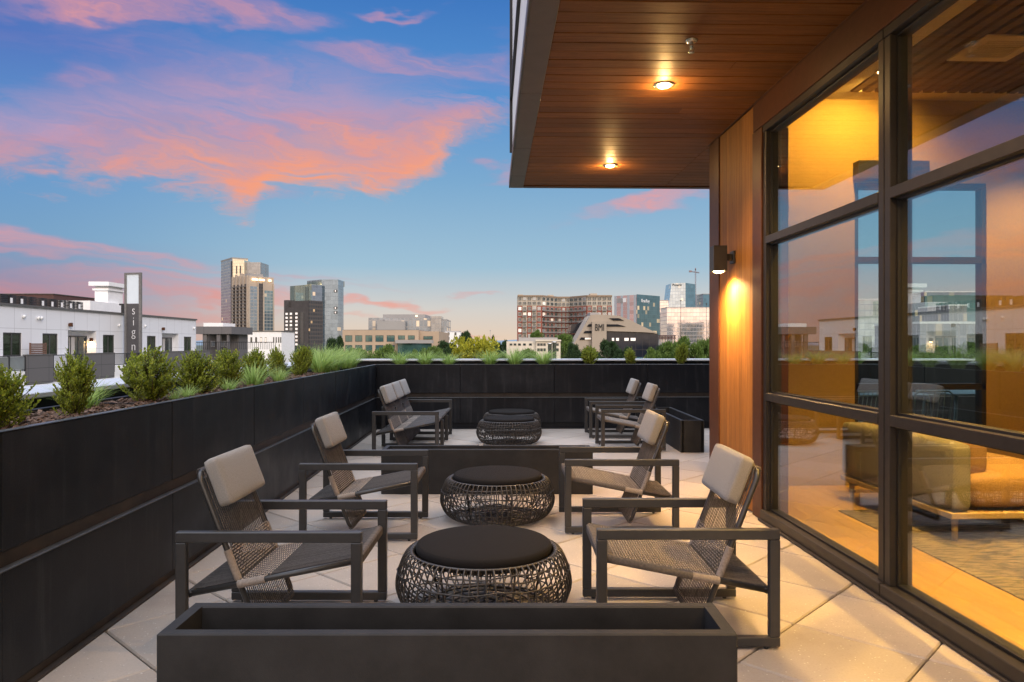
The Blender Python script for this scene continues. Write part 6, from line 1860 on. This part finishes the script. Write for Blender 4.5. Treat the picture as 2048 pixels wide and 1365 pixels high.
# ================================================================== PLANTS
def shrub_meshes(seed, h=0.36, rad=0.15, nspr=210):
    random.seed(seed)
    e = MB(); st = MB()
    st.tube([(0, 0, -0.03), (0.005, 0, h * 0.3), (0, 0.006, h * 0.6)], 0.008, 6, rs=[0.010, 0.008, 0.003])
    lob = [(rr(0, 2 * PI), rr(-0.35, 0.9), rr(0.10, 0.30)) for _ in range(8)]
    lean = (rr(-0.05, 0.05), rr(-0.05, 0.05))
    for i in range(nspr):
        # a direction on the ball; sprigs end near an uneven rounded surface, some inside it
        a = rr(0, 2 * PI); u = rr(-0.75, 1.0); cu = math.sqrt(max(0.0, 1 - u * u))
        bump = 1.0
        for la, lu, ls in lob:
            dd = math.cos(a - la) * cu * math.sqrt(max(0, 1 - lu * lu)) + u * lu
            bump += ls * max(0.0, dd - 0.6) / 0.4
        k_ = (rr(0.25, 1.0) ** 0.5) * bump * rr(0.86, 1.04)
        if rnd() < 0.06: k_ *= 1.14
        zc = 0.50 * h
        tip = Vector((math.cos(a) * cu * rad * k_ + lean[0] * (u + 1) * 0.4, math.sin(a) * cu * rad * k_ + lean[1] * (u + 1) * 0.4, zc + u * k_ * h * 0.46))
        if tip.z < 0.03: tip.z = rr(0.03, 0.08)
        dr = Vector((math.cos(a) * cu * 0.7, math.sin(a) * cu * 0.7, 0.75 + 0.3 * u)).normalized()
        ln = rr(0.05, 0.10)
        base = tip - dr * ln
        if base.z < 0.005: base.z = 0.005
        if i % 3 == 0:
            st.tube([Vector((tip.x * 0.15, tip.y * 0.15, base.z * 0.5)), base, tip], 0.0018, 4)
        for k in range(14):
            t = (k + 0.5) / 14
            p = base.lerp(tip, t)
            aa = k * 2.4 + rr(-0.3, 0.3)
            o = Vector((math.cos(aa), math.sin(aa), rr(0.1, 0.8)))
            o = (o + dr * (0.3 + t * 0.9)).normalized()
            leaf(e, p, o, dr, rr(0.015, 0.024), rr(0.009, 0.014))
    return e.mesh('foliage', M['leaf']), st.mesh('stem', M['stem'])
SH = [shrub_meshes(101, 0.37, 0.125, 420), shrub_meshes(102, 0.38, 0.150, 480), shrub_meshes(103, 0.38, 0.118, 380), shrub_meshes(104, 0.37, 0.130, 400), shrub_meshes(105, 0.36, 0.135, 420)]
def shrub(i, loc, rz, sc, label, grp='clipped box shrubs in the left planter'):
    r = thing('box_shrub', label, 'shrub', loc, rz, grp)
    r.scale = sc
    child('foliage', SH[i][0], r); child('stem', SH[i][1], r)
    return r
px_sh = [(-12, 838, 3.15, 1.0, 0.92), (148, 830, 3.73, 0.86, 0.96), (303, 800, 4.62, 1.22, 1.02), (390, 785, 5.33, 1.05, 1.0), (455, 772, 5.98, 1.0, 1.02), (511, 765, 6.7, 0.98, 1.02), (556, 755, 7.4, 0.85, 1.0), (601, 748, 8.2, 0.95, 1.08)]
names = ['leftmost, cut by the edge of the photo', 'second from the left, bushy with a leaning top', 'third from the left and the widest', 'fourth from the left', 'fifth from the left', 'sixth from the left', 'seventh from the left and narrow', 'last before the tall grasses']
for i, (px, py, Y, sw, sh_) in enumerate(px_sh):
    t_ = (px - 1024) / F
    X = (t_ * Y + math.sin(YAW) * Y) / (1 - math.sin(YAW) * t_)
    sw *= 0.84; sh_ *= 0.95
    shrub((0, 2, 1, 4, 3, 0, 2, 3)[i], (X, Y, 1.02), rr(0, 6), (sw, sw, sh_), 'green box shrub in the left planter, ' + names[i])
for i, (px, Y, sw, sh_) in enumerate(((1177, 12.3, 0.95, 0.92), (1262, 12.3, 0.72, 0.82), (1362, 12.28, 0.85, 1.12))):
    t_ = (px - 1024) / F
    X = (t_ * Y + math.sin(YAW) * Y) / (1 - math.sin(YAW) * t_)
    shrub((i + 1) % 3, (X, Y, 1.03), rr(0, 6), (sw, sw, sh_), 'green box shrub in the far planter, ' + ['left one, in front of the stone office building', 'middle one and the smallest', 'right one, close to the timber wall'][i], 'box shrubs in the far planter')
def grass_mesh(seed, n=260, h=0.36, spread=0.30, w=0.0028):
    random.seed(seed)
    e = MB()
    for i in range(n):
        a = rr(0, 2 * PI); r0 = 0.05 * math.sqrt(rnd())
        out = spread * rr(0.15, 1.15); hh = h * rr(0.55, 1.1)
        ca, sa = math.cos(a), math.sin(a)
        pts = []
        sg = 5
        drop = rr(0.1, 0.6)
        for k in range(sg + 1):
            t = k / sg
            rad = r0 + out * t ** 1.7
            z = hh * (t - drop * 0.55 * t ** 3)
            pts.append(Vector((ca * rad + 0.01 * math.sin(a * 7 + t * 3), sa * rad, z)))
        side = Vector((-sa, ca, 0))
        vs = []
        for k, p in enumerate(pts):
            ww = w * (1 - (k / sg) ** 2 * 0.85)
            vs += [p - side * ww, p + side * ww]
        e.add(vs, [(2 * k, 2 * k + 1, 2 * k + 3, 2 * k + 2) for k in range(sg)], 0, False)
    return e.mesh('blades', M['grass'])
GR = [grass_mesh(5), grass_mesh(6, 300, 0.40, 0.34), grass_mesh(7, 120, 0.22, 0.2)]
def tuft(i, px, Y, sc, label, z=1.03, grp='ornamental grass tufts in the planters', X=None, sz=None):
    if X is None:
        t_ = (px - 1024) / F
        X = (t_ * Y + math.sin(YAW) * Y) / (1 - math.sin(YAW) * t_)
    r = thing('grass_tuft', label, 'grass tuft', (X, Y, z), rr(0, 6), grp)
    r.scale = (sc * 1.4, sc * 1.4, sz or sc)
    child('blades', GR[i], r)
    return r
random.seed(77)
PXC = PX - 0.25
for i, (Y, sc, ii) in enumerate(((9.0, 1.0, 1), (9.55, 1.05, 0), (10.2, 1.0, 1), (10.8, 0.95, 0), (11.45, 0.9, 1))):
    tuft(ii, 0, Y, sc, 'tall bright green grass tuft in the left planter, ' + ['first one after the last shrub', 'second one after the shrubs', 'third one after the shrubs', 'fourth one, near the far corner', 'last one, at the far corner'][i], X=PXC + rr(-0.05, 0.06))
for i, (px, sc, ii, w_) in enumerate(((800, 0.95, 0, 'leftmost'), (851, 0.92, 1, 'second from the left'), (898, 0.86, 0, 'third from the left'), (980, 0.95, 1, 'fourth from the left, before the yellow tree'), (1030, 1.12, 0, 'fifth from the left and the largest'), (1087, 0.95, 1, 'rightmost, next to the box shrub'))):
    tuft(ii, px, 12.3, sc, 'bright green grass tuft in the far planter, ' + w_, 1.03, sz=sc * 0.85)
for i, (Y, dx, sc) in enumerate(((4.15, -0.02, 0.85), (4.72, 0.13, 0.4), (5.0, 0.10, 0.45), (6.35, 0.10, 1.1), (5.65, 0.14, 0.55), (7.05, 0.12, 0.7))):
    tuft(2, 0, Y, sc, 'thin young grass tuft between the shrubs, ' + ['behind the tray divider, left of the widest shrub', 'in front of the widest shrub', 'right of the widest shrub', 'taller one in front of the fifth shrub', 'small one in front of the fourth shrub', 'small one in front of the sixth shrub'][i], X=PXC + dx - (0.1 if i == 0 else 0), sz=sc * 1.1)
for i, X in enumerate((3.95, 4.7, 5.4, 6.2, 7.0)):
    tuft(i % 2, 0, 12.3, 0.8, 'grass tuft in the far planter seen through the lounge windows, ' + ['first', 'second', 'third', 'fourth', 'fifth'][i] + ' from the left', X=X)
